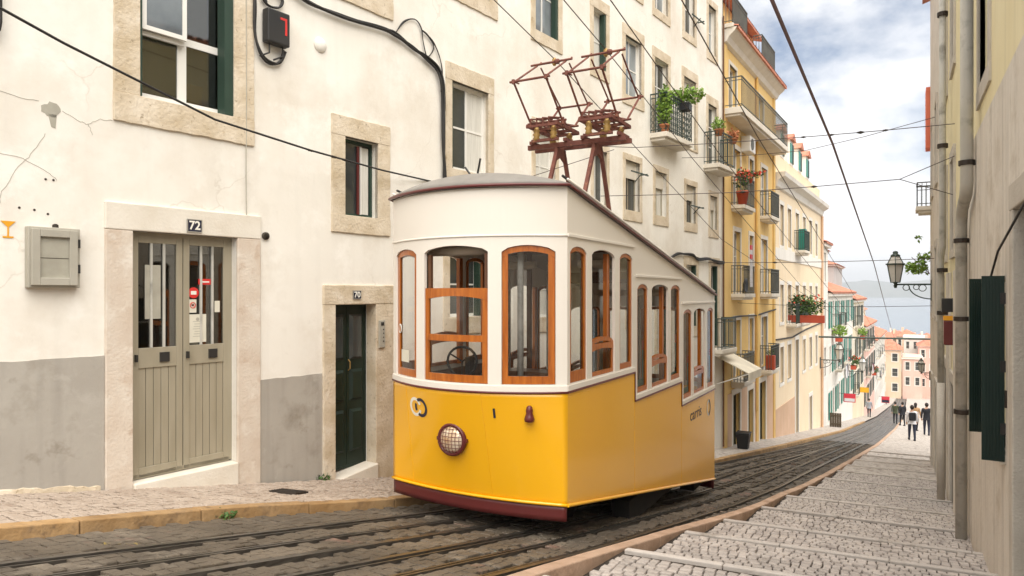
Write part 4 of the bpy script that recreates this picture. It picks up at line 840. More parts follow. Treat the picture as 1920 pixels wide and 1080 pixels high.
def block(name, label, x0, x1, p0, p1, zb, zt, mat, cols, floors, rh=2., roof='hip', fl_h=3.):
    """free-standing house whose front looks up the street"""
    B = thing(name, label, 'house', (x0, p0, zb), 0); w, d = x1-x0, p1-p0; ops = []
    for f in range(floors):
        for c in range(cols):
            s = w*(c+.5)/cols; ww = min(1., w/cols*.45); top = zt-.6-f*fl_h
            if top-1.6 > zb: ops.append((s-ww/2, s+ww/2, top-1.6, top))
    wall(B, 0, w, zb-4, zt, ops, mat, th=.25, depth=d)
    for o in ops: win(B, *o, cols=1, rows=[.5], sur=(.12, .14, .12), smat='white_far', detail=0, pane='glass_dark')
    MB().box(-.2, w+.2, -.2, d+.2, zt, zt+.15).build('eaves', 'white_far', B)
    e = .35; r = min(w, d)/2
    if roof == 'hip':
        mb = MB(); a = [(-e, -e, zt+.16), (w+e, -e, zt+.16), (w+e, d+e, zt+.16), (-e, d+e, zt+.16)]
        if w >= d: t = [(r, d/2, zt+rh), (w-r, d/2, zt+rh)]; fs = [(0, 1, 5, 4), (1, 2, 5), (2, 3, 4, 5), (3, 0, 4)]
        else: t = [(w/2, r, zt+rh), (w/2, d-r, zt+rh)]; fs = [(0, 1, 4), (1, 2, 5, 4), (2, 3, 5), (3, 0, 4, 5)]
        mb.add(a+t, fs+[(0, 3, 2, 1)]); rf = mb.build('roof', 'roof_tile', B); MB().box(w*.25, w*.25+.5, d*.4, d*.4+.6, zt+.2, zt+rh+.5).build('chimney', mat, rf)
    else: MB().box(-.05, w+.05, -.05, d+.05, zt+.15, zt+.4).build('parapet', mat, B)
    return B
block('tower_house', 'white upper storey with red hipped roof rising behind the narrow white house', -12.5, -5.3, 54, 62, -9, 3.2, 'white_far', 3, 2, 1.5)
block('grey_attic_house', 'grey house with red roof behind the white balcony house', -11.5, -5.2, 68, 78, -12, 2.4, 'grey_far', 3, 2, 1.6)
block('terrace_house', 'cream house top with green door behind the ochre house', -13, -6.0, 88, 98, -14, -.6, 'white_far', 3, 1, 1.6)
block('peach_house', 'peach house with red hipped roof facing up the street at its end', -4.4, .05, 160, 168, gz(160), -11.6, 'peach_far', 2, 3, 2.2)
block('pink_corner_house', 'pink house beside the peach house at the end of the street', .3, 3.7, 160, 170, gz(160), -13.2, 'pink_far', 2, 3, 1.2, 'flat')
block('tall_white_house', 'tall white house with small windows behind the pink corner house', .6, 4.9, 178, 188, gz(178), -10.2, 'white_far', 3, 4, .5, 'flat')
for k, (x0, x1, p0, p1, zt, mt) in enumerate([(-9, -3.5, 182, 192, -9.5, 'white_far'), (-3.2, 2.5, 200, 212, -11.8, 'ochre_far'), (-10, -4, 205, 216, -11, 'white_far'), (3, 9, 205, 217, -12.5, 'white_far'), (-4, 1, 222, 232, -12.5, 'white_far'), (1.5, 8.5, 225, 238, -13.8, 'pink_far'), (-16, -8, 150, 162, -6.5, 'peach_far')]):
    block('roofscape_house', ['far white house with red roof left of the peach house roof', 'far ochre house with red roof above the peach house', 'far white house with red roof beside the water at left', 'far white house with red roof at the right near the water', 'small far white house with red roof in front of the river', 'far pink house with broad red roof in front of the river', 'peach house with red roof high behind the last white house'][k], x0, x1, p0, p1, gz(p0), zt, mt, 3, 2, 2.0)

for k, (x0, x1, p0, p1, zt, mt, lb) in enumerate([(-11, -4.6, 106, 116, -2.5, 'ochre_far', 'ochre upper house behind the last white house'), (-12, -5.5, 122, 132, -4.2, 'pink_far', 'pink upper house behind the bend'), (-8.5, -3.4, 136, 146, -7.5, 'white_far', 'white house with red roof just past the last white house'), (-5.6, -1.6, 172, 180, -9.8, 'white_far', 'small white house with red roof peeping over the peach house'), (-1, 3.5, 192, 199, -10.6, 'peach_far', 'small peach house with red roof over the tall white house'), (3.2, 8, 168, 177, -11.2, 'pink_far', 'pink house at the right end of the street')]):
    block('distant_house', lb, x0, x1, p0, p1, gz(p0), zt, mt, 3, 3, 1.7)
# ------------------------------------------------------------------ right side (own frame runs uphill)
RB = thing('beige_house', 'weathered beige plaster house with green shutter along the right edge', 'house', (.85, 13.7, -3.9), rad(-90))
def rs(p): return 13.7-p
rops = [(rs(7.15), rs(6.0), -2.6, .90), (rs(9.0), rs(7.5), -1.45, .12), (rs(10.3), rs(9.25), 2.5, 4.4)]
wall(RB, 0, 11.0, -7, 6.0, rops, 'right_yellow', th=.35)
# thick lower render: butt pieces round the openings
def skin(a, b, z0, z1): MB().box(min(rs(a), rs(b)), max(rs(a), rs(b)), -.045, -.001, z0, z1).build('lower_render', 'right_plaster', RB, bevel=.01)
skin(12.9, 9.0, -7, 1.95); skin(9.0, 7.5, .12, 1.95); skin(9.0, 7.5, -7, -1.45); skin(7.5, 7.15, -7, 1.95); skin(7.15, 6.0, .9, 1.95); skin(6.0, 2.7, -7, 1.95)
w = win(RB, *rops[1], frame='white_frame', pane='glass_dark', cols=2, rows=[.5], sur=None, rev=.12)
MB().box(rs(9.0), rs(7.5), -.09, .1, -1.52, -1.45).build('sill', 'pale_stone', w, bevel=.01)
MB().box(rs(9.0)+.01, rs(7.5)-.01, -.03, .1, -.12, .10).build('blind_box', 'blind', w)
for (h, ang, wd) in ((rs(7.5), 94, .17), (rs(9.0), 80, .16)):
    mb = MB(); n = 5
    q = MB().box(0, wd, -.02, .02, -1.49, .15).build('shutter', 'shutter_green', w); a = rad(-ang); q.location = (h, -.05, 0); q.rotation_euler = (0, 0, a)
    for k in range(6): s_ = MB().box(.02+k*(wd-.03)/6, .01+(k+1)*(wd-.03)/6, -.028, .028, -1.46, .12).build('shutter_board', 'shutter_green', w); s_.location = q.location; s_.rotation_euler = q.rotation_euler
for z in (-1.25, -.7, -.1): MB().box(rs(7.5)-.03, rs(7.5)+.03, -.085, -.045, z, z+.1).build('hinge', 'black_metal', w)
MB().box(rs(7.5)+.08, rs(7.5)+.12, -.06, -.045, -1.0, -.85).build('shutter_catch', 'drain_iron', w)
D = win(RB, *rops[0], frame='green_paint', pane='green_paint', cols=1, rows=[.7], sur=None, rev=.3, name='door')
for a, b in ((7.15, 6.95), (6.2, 6.0)): MB().box(rs(a), rs(b), -.06, .29, -4, .68).build('jamb', 'right_stone', D, bevel=.012)
MB().box(rs(7.15), rs(6.0), -.062, .29, .68, .9).build('lintel', 'right_stone', D, bevel=.012); MB().box(rs(7.15)-.05, rs(6.0)+.05, -.16, .3, -3.6, -2.62).build('threshold', 'pale_stone', D, bevel=.015)
win(RB, *rops[2], cols=2, rows=[.5], sur=(.2, .25, .22), smat='right_stone', pane='glass_dark')
for nm, lat_, pts, r, lb in (('downpipe', 0, [(10.25, 5.9), (10.25, 1.35), (10.4, 1.22), (11.0, 1.1), (11.15, .95), (11.15, -3.5)], .07, 'fat grey downpipe with an offset bend on the beige house'),):
    t = thing(nm, lb, 'downpipe', (.85, 11.15, -3.5)); MB().tube([(-.14, p-11.15, z) for p, z in pts], r, 12).build('pipe', 'pipe_grey', t, True)
    for p, z in ((10.25, 3.9), (10.25, 1.6), (11.15, .7), (11.15, -.35), (11.15, -1.6)): MB().lathe([(r+.02, z-.03), (r+.02, z+.03)], (-.14, p-11.15, 0), 12).build('clamp', 'drain_iron', t); 
RB2 = thing('yellowed_house', 'pale yellowed house between the two downpipes on the right', 'house', (.87, 19.6, -4.8), rad(-90))
r2 = [(1.2, 2.2, -6, -1.6), (3.6, 4.5, -6, -1.7), (1.3, 2.1, .8, 2.5), (3.7, 4.5, .8, 2.5), (1.3, 2.1, 4.3, 6.2), (3.7, 4.5, 4.3, 6.2)]
wall(RB2, 0, 5.9, -8, 8.6, r2, 'right_yellow', th=.3)
for o in r2: win(RB2, *o, cols=2, rows=[.55], sur=(.18, .2, .15), smat='right_stone', pane='glass_dark' if o[2] > 0 else 'green_paint', frame='white_frame' if o[2] > 0 else 'teal_paint', name='window' if o[2] > 0 else 'door', proud=.04)
for a, b in ((0, 1.0), (2.42, 3.4), (4.7, 5.9)): MB().box(a+.003, b-.003, -.05, -.001, -8, .4).build('lower_render', 'right_plaster', RB2, bevel=.01)
t = thing('downpipe', 'slim grey downpipe with dark joints near the lamp on the right', 'downpipe', (.85, 16.2, -4.3)); MB().tube([(-.13, .0, z) for z in (8.5, .9)]+[(-.15, .15, .75), (-.15, .2, .6), (-.15, .2, -1.8)], .06, 12).build('pipe', 'pipe_grey', t, True)
MB().tube([(-.15, .2, -1.8), (-.15, .2, -4.35)], .07, 12).build('iron_foot', 'right_stone', t, True)
for z in (5.5, 2.9, .45, -.4): MB().lathe([(.095, z-.04), (.095, z+.04)], (-.13, 0.1 if z < .6 else 0, 0), 12).build('clamp', 'drain_iron', t)
RB3 = thing('corner_house', 'worn beige corner house with wall lantern at the right', 'house', (.84, 26.6, -5.6), rad(-90))
r3 = [(1.5, 2.4, -7, -2.6), (4.4, 5.3, -7, -2.5), (1.5, 2.4, -.6, 1.2), (4.4, 5.3, -.6, 1.2), (1.5, 2.4, 3.0, 5.0), (4.4, 5.3, 3.0, 5.0)]
wall(RB3, 0, 6.95, -9, 9.6, r3, 'right_plaster', th=.3, depth=6)
for o in r3: win(RB3, *o, cols=2, rows=[.55], sur=(.16, .2, .15), smat='right_stone', pane='glass_dark', frame='white_frame' if o[2] > -5 else 'green_paint', proud=.04, name='window' if o[2] > -5 else 'door')
MB().box(-.02, 6.95, -.02, 0.0, 3.4, 9.6).build('upper_render', 'right_yellow', RB3) if False else None
tiles(RB, 0, 11, -.2, 2.5, 6.02, 6.8); tiles(RB2, 0, 5.9, -.2, 2.5, 8.62, 9.4)
tiles(RB3, -.2, 7, -.22, 3, 9.62, 10.6)
balcony(RB3, -.15, .95, 2.75, out=.42, h=.75, mat='iron_grey', bar=.12)
t = thing('projecting_sign', 'orange red panel projecting from the corner house high on the right', 'panel', (.84, 27.0, 3.6)); MB().box(-.12, .3, -.35, .35, 4.75, 6.75).build('panel', 'orange_panel', t, bevel=.01)
for k in range(8): MB().box(-.125, -.12, -.34, .34, 4.85+k*.24, 4.87+k*.24).build('seam', 'sticker_red', t)
MB().box(.04, .3, -.3, .3, 3.6, 4.75).build('lower_panel', 'orange_panel', t)
t = thing('meter_box', 'dark electric box with a red shopping bag like cover on the pipe at the right', 'box', (.85, 15.0, -.9)); MB().box(-.2, -.01, -.12, .12, -.35, -.1).build('case', 'black_metal', t, bevel=.01); MB().box(-.17, -.01, -.1, .1, -.95, -.5).build('cover', 'maroon_paint', t, bevel=.02); MB().box(-.175, -.01, -.1, .1, -.5, -.42).build('cover_band', 'sticker_orange', t)
t['label'] = 'dark box with maroon cover on the wall between the right downpipes'
# ================================================================== FUNICULAR CAR
TX, TY, TZ = -4.2, 6.67, gz(6.67)-.02
T = thing('funicular_tram', 'yellow and cream stepped funicular tram with brown roof pantographs on the tracks', 'tram', (TX, TY, TZ))
HW = 1.15; BUL = .44; SEC = [0, 2.12, 4.36, 6.61]; BELT = [-1.045, -1.42, -1.80]; HEAD = [.60, .22, -.17]
def bul(l): return BUL*(1-(l/HW)**2)
def eave(y): return 1.115-.176*max(0, min(y, SEC[3]))
def bot(y): return -2.24-.19*y
def mfront(u, z, off):           # off > 0 outward
    t = min(1, max(0, (z-BELT[0])/(-2.235-BELT[0]))); k = 1-.66*t      # the bowed front draws in towards the skirt
    n = Vector((2*BUL*k*u/HW**2, -1, 0)); n.normalize(); return (u+n.x*off, -bul(u)*k+n.y*off, z)
def mrear(u, z, off): x, y, zz = mfront(u, z-BELT[2]+BELT[0], off); return (x, SEC[3]-y, z)
def mside(sg): return lambda u, z, off: (sg*(HW+off), u, z)
ARCH = .05
def arch_z(u, o):
    a, b, z0, z1 = o[:4]; t = (2*u-a-b)/(b-a); return z1-ARCH*t*t-(.02 if abs(t) > .86 else 0)*(abs(t)-.86)/.14
def panel(name, mp_, u0, u1, zl, zt, ops, mat, parent, th=.035, du=.09):
    us = {u0, u1}
    for o in ops: us |= set(frange(o[0], o[1], .06))
    k = frange(u0, u1, du); us |= {q for q in k if not any(o[0]-.02 < q < o[1]+.02 for o in ops)}
    us = sorted(us); mb = MB(); f = zl if callable(zl) else (lambda u: zl); g = zt if callable(zt) else (lambda u: zt)
    def sl(a, b, za0, zb0, za1, zb1):
        for off, rev in ((0, 0), (-th, 1)):
            q = [mp_(a, za0, off), mp_(b, zb0, off), mp_(b, zb1, off), mp_(a, za1, off)]
            mb.quad(*(q[::-1] if rev else q))
    def edge(a, b, za, zb): mb.quad(mp_(a, za, 0), mp_(b, zb, 0), mp_(b, zb, -th), mp_(a, za, -th))
    for a, b in zip(us, us[1:]):
        m = (a+b)/2; o = next((o for o in ops if o[0] < m < o[1]), None)
        if o is None: sl(a, b, f(a), f(b), g(a), g(b))
        else:
            sl(a, b, f(a), f(b), o[2], o[2]); sl(a, b, arch_z(a, o), arch_z(b, o), g(a), g(b)); edge(a, b, o[2], o[2]); edge(a, b, arch_z(a, o), arch_z(b, o))
        edge(a, b, f(a), f(b)); edge(a, b, g(a), g(b))
    for o in ops:
        for e in (o[0], o[1]): mb.quad(mp_(e, o[2], 0), mp_(e, o[2], -th), mp_(e, arch_z(e, o), -th), mp_(e, arch_z(e, o), 0))
    for e in (u0, u1): mb.quad(mp_(e, f(e), 0), mp_(e, f(e), -th), mp_(e, g(e), -th), mp_(e, g(e), 0))
    return mb.build(name, mat, parent, recalc=True)
def frame_ring(mp_, o, w, off0, off1, mat, parent, name='window_frame', wb=None):
    """arched wooden frame inside an opening"""
    a, b, z0, z1 = o[:4]; g = .004; us = frange(a+g, b-g, .06); wb = wb or w
    mb = MB()
    def blk(p0, p1, q0, q1):      # p/q: (u,z) lower pair, upper pair
        vs = [mp_(*p0, off0), mp_(*p1, off0), mp_(*q1, off0), mp_(*q0, off0), mp_(*p0, off1), mp_(*p1, off1), mp_(*q1, off1), mp_(*q0, off1)]
        mb.add(vs, [(0, 1, 2, 3), (7, 6, 5, 4), (0, 4, 5, 1), (1, 5, 6, 2), (2, 6, 7, 3), (3, 7, 4, 0)])
    for u, v in zip(us, us[1:]):
        blk((u, z0+g), (v, z0+g), (u, z0+wb), (v, z0+wb)); blk((u, arch_z(u, o)-w-g), (v, arch_z(v, o)-w-g), (u, arch_z(u, o)-g), (v, arch_z(v, o)-g))
    top = lambda u: arch_z(u, o)-w-g
    blk((a+g, z0+wb), (a+w, z0+wb), (a+g, top(a)), (a+w, top(a+w))); blk((b-w, z0+wb), (b-g, z0+wb), (b-w, top(b-w)), (b-g, top(b)))
    return mb.build(name, mat, parent)
def pane_of(mp_, o, off, parent, zlo=None, zhi=None, inset=.03):
    a, b, z0, z1 = o[:4]; z0 = zlo if zlo is not None else z0+inset; us = frange(a+inset, b-inset, .12); mb = MB()
    for u, v in zip(us, us[1:]):
        h0 = zhi if zhi is not None else arch_z(u, o)-inset; h1 = zhi if zhi is not None else arch_z(v, o)-inset
        mb.quad(mp_(u, z0, off), mp_(v, z0, off), mp_(v, h1, off), mp_(u, h0, off))
    return mb.build('pane', 'clear_glass', parent, recalc=False)
def rail_bar(mp_, o, z0, z1, off0, off1, mat, parent, name, bow=0):
    a, b = o[0]+.008, o[1]-.008; us = frange(a, b, .08); mb = MB()
    for u, v in zip(us, us[1:]):
        bu = lambda q: z0+bow*(1-((2*q-a-b)/(b-a))**2)
        vs = [mp_(u, bu(u), off0), mp_(v, bu(v), off0), mp_(v, z1, off0), mp_(u, z1, off0), mp_(u, bu(u), off1), mp_(v, bu(v), off1), mp_(v, z1, off1), mp_(u, z1, off1)]
        mb.add(vs, [(0, 1, 2, 3), (7, 6, 5, 4), (0, 4, 5, 1), (1, 5, 6, 2), (2, 6, 7, 3), (3, 7, 4, 0)])
    return mb.build(name, mat, parent)
us_f = frange(-HW, HW, .1)
def bowed(name, mp_, u0, u1, z0, z1, mat, th):
    us = frange(u0, u1, .05); zs = frange(z0, z1, .06); n = len(us); mb = MB()
    mb.add([mp_(u, z, 0) for z in zs for u in us], [(j*n+i, j*n+i+1, (j+1)*n+i+1, (j+1)*n+i) for j in range(len(zs)-1) for i in range(n-1)])
    o = mb.build(name, mat, T, True, recalc=True); s = o.modifiers.new('thick', 'SOLIDIFY'); s.thickness = th; s.offset = -1 if mp_ is mfront else -1; s.use_rim = True; return o
for (mp_, y0, beltz, headz, tag_, zbot) in ((mfront, 0, BELT[0], HEAD[0], 'front', -2.235), (mrear, 6.61, BELT[2], HEAD[2], 'rear', bot(6.61)+.0)):
    bowed(tag_+'_panel', mp_, -HW, HW, zbot, beltz, 'yellow_paint', .03)
    bead = MB().tube([mp_(u, zbot+.012, .012) for u in us_f], .018, 8).build('bottom_bead', 'yellow_paint', T, True)
    MB().tube([mp_(u, beltz, .006) for u in us_f], .012, 6).build('belt_trim', 'maroon_paint', T, True)
    bowed(tag_+'_apron', mp_, -HW+.01, HW-.01, zbot-.165, zbot, 'maroon_paint', .04)
    ops = [(-1.045, -.555, beltz+.085, headz-.10), (-.41, .41, beltz+.085, headz-.095), (.55, 1.05, beltz+.085, headz-.10)]
    panel(tag_+'_upper', mp_, -HW, HW, beltz, eave(y0), ops, 'cream_paint', T)
    MB().tube([mp_(u, headz, .002) for u in us_f], .012, 6).build('moulding', 'cream_paint', T, True)
    panel(tag_+'_belt', mp_, -HW, HW, beltz+.012, beltz+.07, [], 'cream_paint', T, th=-.012)
    for k, o in enumerate(ops):
        if k != 1 or tag_ == 'rear':
            fr = frame_ring(mp_, o, .062, -.02, -.055, 'varnished_wood', T, 'window', wb=.085); pane_of(mp_, o, -.035, fr)
        else:
            ARCH = 0.
            fr = frame_ring(mp_, (o[0], o[1], o[2], .055), .062, -.012, -.04, 'varnished_wood', T, 'lowered_sash', wb=.085)
            ARCH = .05
            rail_bar(mp_, o, -.52, -.45, -.008, -.042, 'varnished_wood', fr, 'sash_bar'); rail_bar(mp_, o, -.075, .05, -.008, -.044, 'varnished_wood', fr, 'sash_top_rail', bow=.04)
            pane_of(mp_, o, -.026, fr, zhi=.0)
            for a, b in ((o[0]+.004, o[0]+.05), (o[1]-.05, o[1]-.004)): rail_bar(mp_, (a-.008, b+.008), .05, o[3]-.085, -.05, -.085, 'dark_wood', fr, 'sash_guide')
SIDE_OPS = []
wx = [[(.07, .52), (.67, 1.39), (1.56, 2.03)], [(2.22, 2.67), (2.84, 3.63), (3.77, 4.27)], [(4.47, 4.98), (5.12, 5.89), (6.05, 6.50)]]
for sg in (1, -1):
    ms = mside(sg)
    for k in range(3):
        y0, y1 = SEC[k], SEC[k+1]
        mb = MB(); th = .035
        pts = [(sg*HW, y0+.004, bot(y0)), (sg*HW, y1-.004, bot(y1)), (sg*HW, y1-.004, BELT[k]), (sg*HW, y0+.004, BELT[k])]
        mb.prism(pts, (-sg*th, 0, 0)); mb.build('side_panel', 'yellow_paint', T, bevel=.005)
        ops = [(a, b, BELT[k]+.085, HEAD[k]-.10) for a, b in wx[k]]
        panel('side_upper', ms, y0+(.0 if k else .0), y1, BELT[k], lambda y: eave(y)-.005, ops, 'cream_paint', T)
        MB().tube([(sg*(HW+.006), y0, BELT[k]), (sg*(HW+.006), y1, BELT[k])], .012, 6).build('belt_trim', 'maroon_paint', T)
        MB().box(min(sg*HW, sg*(HW+.012)), max(sg*HW, sg*(HW+.012)), y0+.005, y1-.005, BELT[k]+.013, BELT[k]+.072).build('side_belt', 'cream_paint', T, bevel=.003)
        MB().box(min(sg*HW, sg*(HW+.018)), max(sg*HW, sg*(HW+.018)), y0+(.0 if k == 0 else .03), y1-.02, HEAD[k]-.012, HEAD[k]+.022).build('moulding', 'cream_paint', T, bevel=.005)
        if k: MB().tube([(sg*(HW+.004), y0, BELT[k]), (sg*(HW+.004), y0, BELT[k-1])], .010, 6).build('step_trim', 'maroon_paint', T)
        for j, o in enumerate(ops):
            if j != 1:
                fr = frame_ring(ms, o, .045, -.012, -.05, 'varnished_wood', T, 'window', wb=.12 if k == 0 and j == 0 else .07); pane_of(ms, o, -.03, fr)
                if k and sg > 0: MB().box(HW-.055, HW-.048, o[0]+.05, o[1]-.004, o[2]+.004, o[2]+(.16 if j == 0 else .10)).build('teal_rail', 'teal_paint', fr); MB().box(HW-.056, HW-.05, o[1]-.09, o[1]-.05, o[2]+.16, o[2]+.55).build('teal_stile', 'teal_paint', fr); MB().box(HW-.057, HW-.05, o[1]-.09, o[1]-.05, o[2]+.552, o[2]+.68).build('red_strap', 'sticker_red', fr)
            else:
                fr = frame_ring(ms, (o[0], o[1], o[2], o[2]+.40+ARCH), .05, -.02, -.055, 'varnished_wood', T, 'lowered_sash', wb=.05); pane_of(ms, o, -.035, fr, zhi=o[2]+.35)
                rail_bar(ms, o, o[2]+.28, o[2]+.37, -.016, -.058, 'varnished_wood', fr, 'sash_top_rail', bow=.03)
                MB().box(min(sg*(HW-.06), sg*(HW-.11)), max(sg*(HW-.06), sg*(HW-.11)), o[1]-.11, o[1]-.03, o[2], o[3]-.03).build('inner_post', 'varnished_wood', T)
    MB().tube([(sg*(HW+.006), 0, bot(0)+.012), (sg*(HW+.006), SEC[3], bot(SEC[3])+.012)], .018, 8).build('bottom_bead', 'yellow_paint', T)
    MB().box(min(sg*HW, sg*(HW-.05)), max(sg*HW, sg*(HW-.05)), -.02, .05, bot(0)+.02, eave(0)).build('corner_post', 'cream_paint', T) if False else None
# roof shell
def crown(n): return .185*(1-n*n)
NL = 20; ns = [-1+2*i/NL for i in range(NL+1)]; RW = HW+.035
rows = []
for t in [1, .85, .65, .45, .25, .1]: rows.append([(n*RW, -t*(bul(n*HW)+.035*(1 if t == 1 else t)), eave(0)+.03+crown(n)*(1-t**2.2)) for n in ns])
ys = frange(0, SEC[3], .3)
for y in ys: rows.append([(n*RW, y, eave(y)+.03+crown(n)*(1 if True else 1)) for n in ns])
for t in [.25, .5, .75, 1]: rows.append([(n*RW, SEC[3]+t*(bul(n*HW)+.055), eave(SEC[3])+.03+crown(n)*(1-t**2.2)) for n in ns])
mb = MB(); vs = [q for r in rows for q in r]; nn_ = NL+1
mb.add(vs, [(j*nn_+i, j*nn_+i+1, (j+1)*nn_+i+1, (j+1)*nn_+i) for j in range(len(rows)-1) for i in range(NL)])
rf = mb.build('roof', 'roof_grey', T, True, recalc=False)
so_ = rf.modifiers.new('thick', 'SOLIDIFY'); so_.thickness = .03; so_.offset = -1
mb = MB(); mb.add([(x*.93, y*.985, z-.05) for x, y, z in vs], [(j*nn_+i, j*nn_+i+1, (j+1)*nn_+i+1, (j+1)*nn_+i) for j in range(len(rows)-1) for i in range(NL)]); mb.build('ceiling', 'white_ceiling', T, True, recalc=False)
loop = rows[0]+[r[-1] for r in rows[1:-1]]+rows[-1][::-1]+[r[0] for r in rows[1:-1]][::-1]
MB().tube([(x, y, z-.02) for x, y, z in loop], .017, 6, True).build('brim', 'maroon_paint', T, True)
for sg in (1, -1):
    for q, (dx, dz, m_) in enumerate(((-.03, .045, 'cream_paint'), (-.09, .085, 'black_metal'))):
        MB().tube([(sg*(RW+dx), y, eave(y)+.03+dz+.0) for y in ys], .014, 6).build('roof_rail', m_, T, True)
for l in (-.78, .33): 
    MB().tube([mfront(l, z, .001) for z in (-2.20, -1.06)], .0035, 4).build('panel_joint', 'yellow_paint', T)
mb = MB()
for k in range(3):
    y0, y1 = SEC[k], SEC[k+1]
    for q in frange(y0+.06, y1-.06, .24):
        mb.lathe([(.007, 0), (.005, .004)], (HW, q, bot(q)+.06), 6, 'x'); mb.lathe([(.007, 0), (.005, .004)], (HW, q, BELT[k]-.05), 6, 'x')
    for z in frange(bot(y1)+.15, BELT[k]-.1, .22): mb.lathe([(.007, 0), (.005, .004)], (HW, y1-.035, z), 6, 'x')
o_ = mb.build('rivets', 'yellow_paint', T); o_['kind'] = 'stuff'
# roof aerial
MB().box(-.08, .08, -.06, .06, 1.285, 1.33).build('aerial_base', 'black_metal', T); MB().tube([(-.04, 0, 1.32), (-.14, .03, 1.43)], .012, 5).build('aerial', 'black_metal', T); MB().tube([(.04, 0, 1.32), (.10, -.03, 1.50)], .012, 5).build('aerial', 'black_metal', T)
# interior
for k in range(3):
    y0, y1 = SEC[k], SEC[k+1]; fz = BELT[k]-.72
    MB().box(-HW+.05, HW-.05, y0, y1-.03, fz-.06, fz).build('floor', 'dark_wood', T)
    for sg in (-1, 1):
        a, b = sorted((sg*(HW-.06), sg*(HW-.46))); bn = MB().box(a, b, y0+.15, y1-.15, fz+.38, fz+.44).build('bench', 'dark_wood', T, bevel=.01); MB().box(min(sg*(HW-.05), sg*(HW-.09)), max(sg*(HW-.05), sg*(HW-.09)), y0+.12, y1-.12, fz+.45, BELT[k]+.03).build('bench_back', 'dark_wood', bn)
        for q in (y0+.3, y1-.35): MB().box(a+.03, b-.03, q, q+.05, fz, fz+.379).build('bench_leg', 'black_metal', bn)
for k, y in ((0, SEC[1]), (1, SEC[2])):
    ub = HEAD[k]-.06; lbz = BELT[k]-.05; fz = BELT[k+1]-.72
    mb = MB(); t0, t1 = y-.025, y+.025
    mb.box(-HW+.05, -.42, t0, t1, fz, lbz); mb.box(.42, HW-.05, t0, t1, fz, lbz)
    for x in (-HW+.045, -.44, .38, HW-.105): mb.box(x, x+.06, t0, t1, lbz, ub)
    mb.box(-HW+.045, HW-.045, t0-.003, t1+.003, ub, eave(y)+.0); mb.build('partition', 'dark_wood', T)
    for a, b in ((-HW+.105, -.44), (.44, HW-.105)): MB().box(a, b, y-.004, y+.004, lbz, ub).build('partition_pane', 'clear_glass', T)
for k, (x0, x1, y, z) in enumerate(((-.55, .25, -.1, .47), (.45, 1.0, 1.9, .38), (-.9, -.2, 1.9, .38), (.3, .95, 4.1, .0))): MB().tube([(x0, y, z), (x1, y, z)], .055, 10).build('roller_blind', 'interior_cream', T, True)
# control stand: brake wheel, column, driver's desk
MB().lathe([(.045, -1.8), (.045, -.98), (.09, -.97), (.09, -.95), (.04, -.94)], (-.02, .32, 0), 10).build('brake_column', 'black_metal', T, True)
whl = MB().tube([(-.28+.17*math.cos(u), .18+.05*math.cos(u), -.80+.17*math.sin(u)) for u in [2*math.pi*k/20 for k in range(20)]], .016, 6, True).build('brake_wheel', 'black_metal', T, True)
for k in range(3): u = 2*math.pi*k/3+.5; MB().tube([(-.28, .18, -.80), (-.28+.17*math.cos(u), .18+.05*math.cos(u), -.80+.17*math.sin(u))], .010, 5).build('spoke', 'black_metal', whl)
MB().box(.28, 1.0, .05, .4, -1.76, -.86).build('control_desk', 'dark_wood', T, bevel=.02); MB().box(-.24, -.18, .18, .3, -1.76, -.75).build('wheel_post', 'black_metal', T)
MB().tube([(.62, -.05, -.95), (.62, -.05, .45)], .035, 8).build('grab_pole', 'pipe_grey', T, True)
MB().tube([(-.05, 2.0, -1.6), (-.05, 2.0, .4)], .03, 8).build('grab_pole', 'pipe_grey', T, True)
# sticker in the left front window
pl = MB(); pl.quad(mfront(-.93, -.80, -.02), mfront(-.74, -.80, -.02), mfront(-.74, -.66, -.02), mfront(-.93, -.66, -.02)); pl.build('window_notice', 'paper', T, recalc=False)
pl = MB(); c = Vector(mfront(-.97, -.42, -.02)); pl.tube([(c.x+.04*math.cos(u), c.y-.03*math.cos(u), c.z+.05*math.sin(u)) for u in [2*math.pi*k/14 for k in range(14)]], .006, 5, True); pl.build('window_ring_sticker', 'number_white', T)
# headlamp
HL = -.08
hc = (HL, mfront(HL, -1.60, 0)[1]+.01, -1.60)
hl = MB().lathe([(.175, -.0), (.185, -.03), (.175, -.06), (.15, -.065), (.145, -.04)], hc, 24, 'y').build('headlamp', 'maroon_paint', T, True)
MB().lathe([(.148, -.035), (.14, -.055), (.11, -.075), (.06, -.09), (.01, -.095)], hc, 24, 'y').build('lens', 'lamp_glass', hl, True)
mb = MB()
for k in range(-3, 4):
    q = k*.04; h = math.sqrt(max(0, .148**2-q*q))
    for o in (0, 1):
        pts = []
        for i in range(7):
            t = -1+2*i/6; a, b = (q, t*h) if o == 0 else (t*h, q); r2_ = (a*a+b*b)/.148**2; pts.append((hc[0]+a, hc[1]-.068-.045*(1-r2_), hc[2]+b))
        mb.tube(pts, .0034, 4)
mb.build('wire_guard', 'maroon_paint', hl)
for sx in (-1, 1): MB().box(hc[0]+sx*.175-.02, hc[0]+sx*.175+.02, hc[1]-.05, hc[1]-.0, hc[2]-.02, hc[2]+.02).build('lug', 'maroon_paint', hl, bevel=.005)
# horn/hook
q = Vector(mfront(.82, -1.265, .0)); MB().lathe([(.012, .10), (.03, .085), (.038, .05), (.034, .02), (.045, -.01), (.055, -.04), (.05, -.065), (.02, -.075)], (q.x, q.y-.035, q.z-.01), 12).build('coupling_hook', 'maroon_paint', T, True)
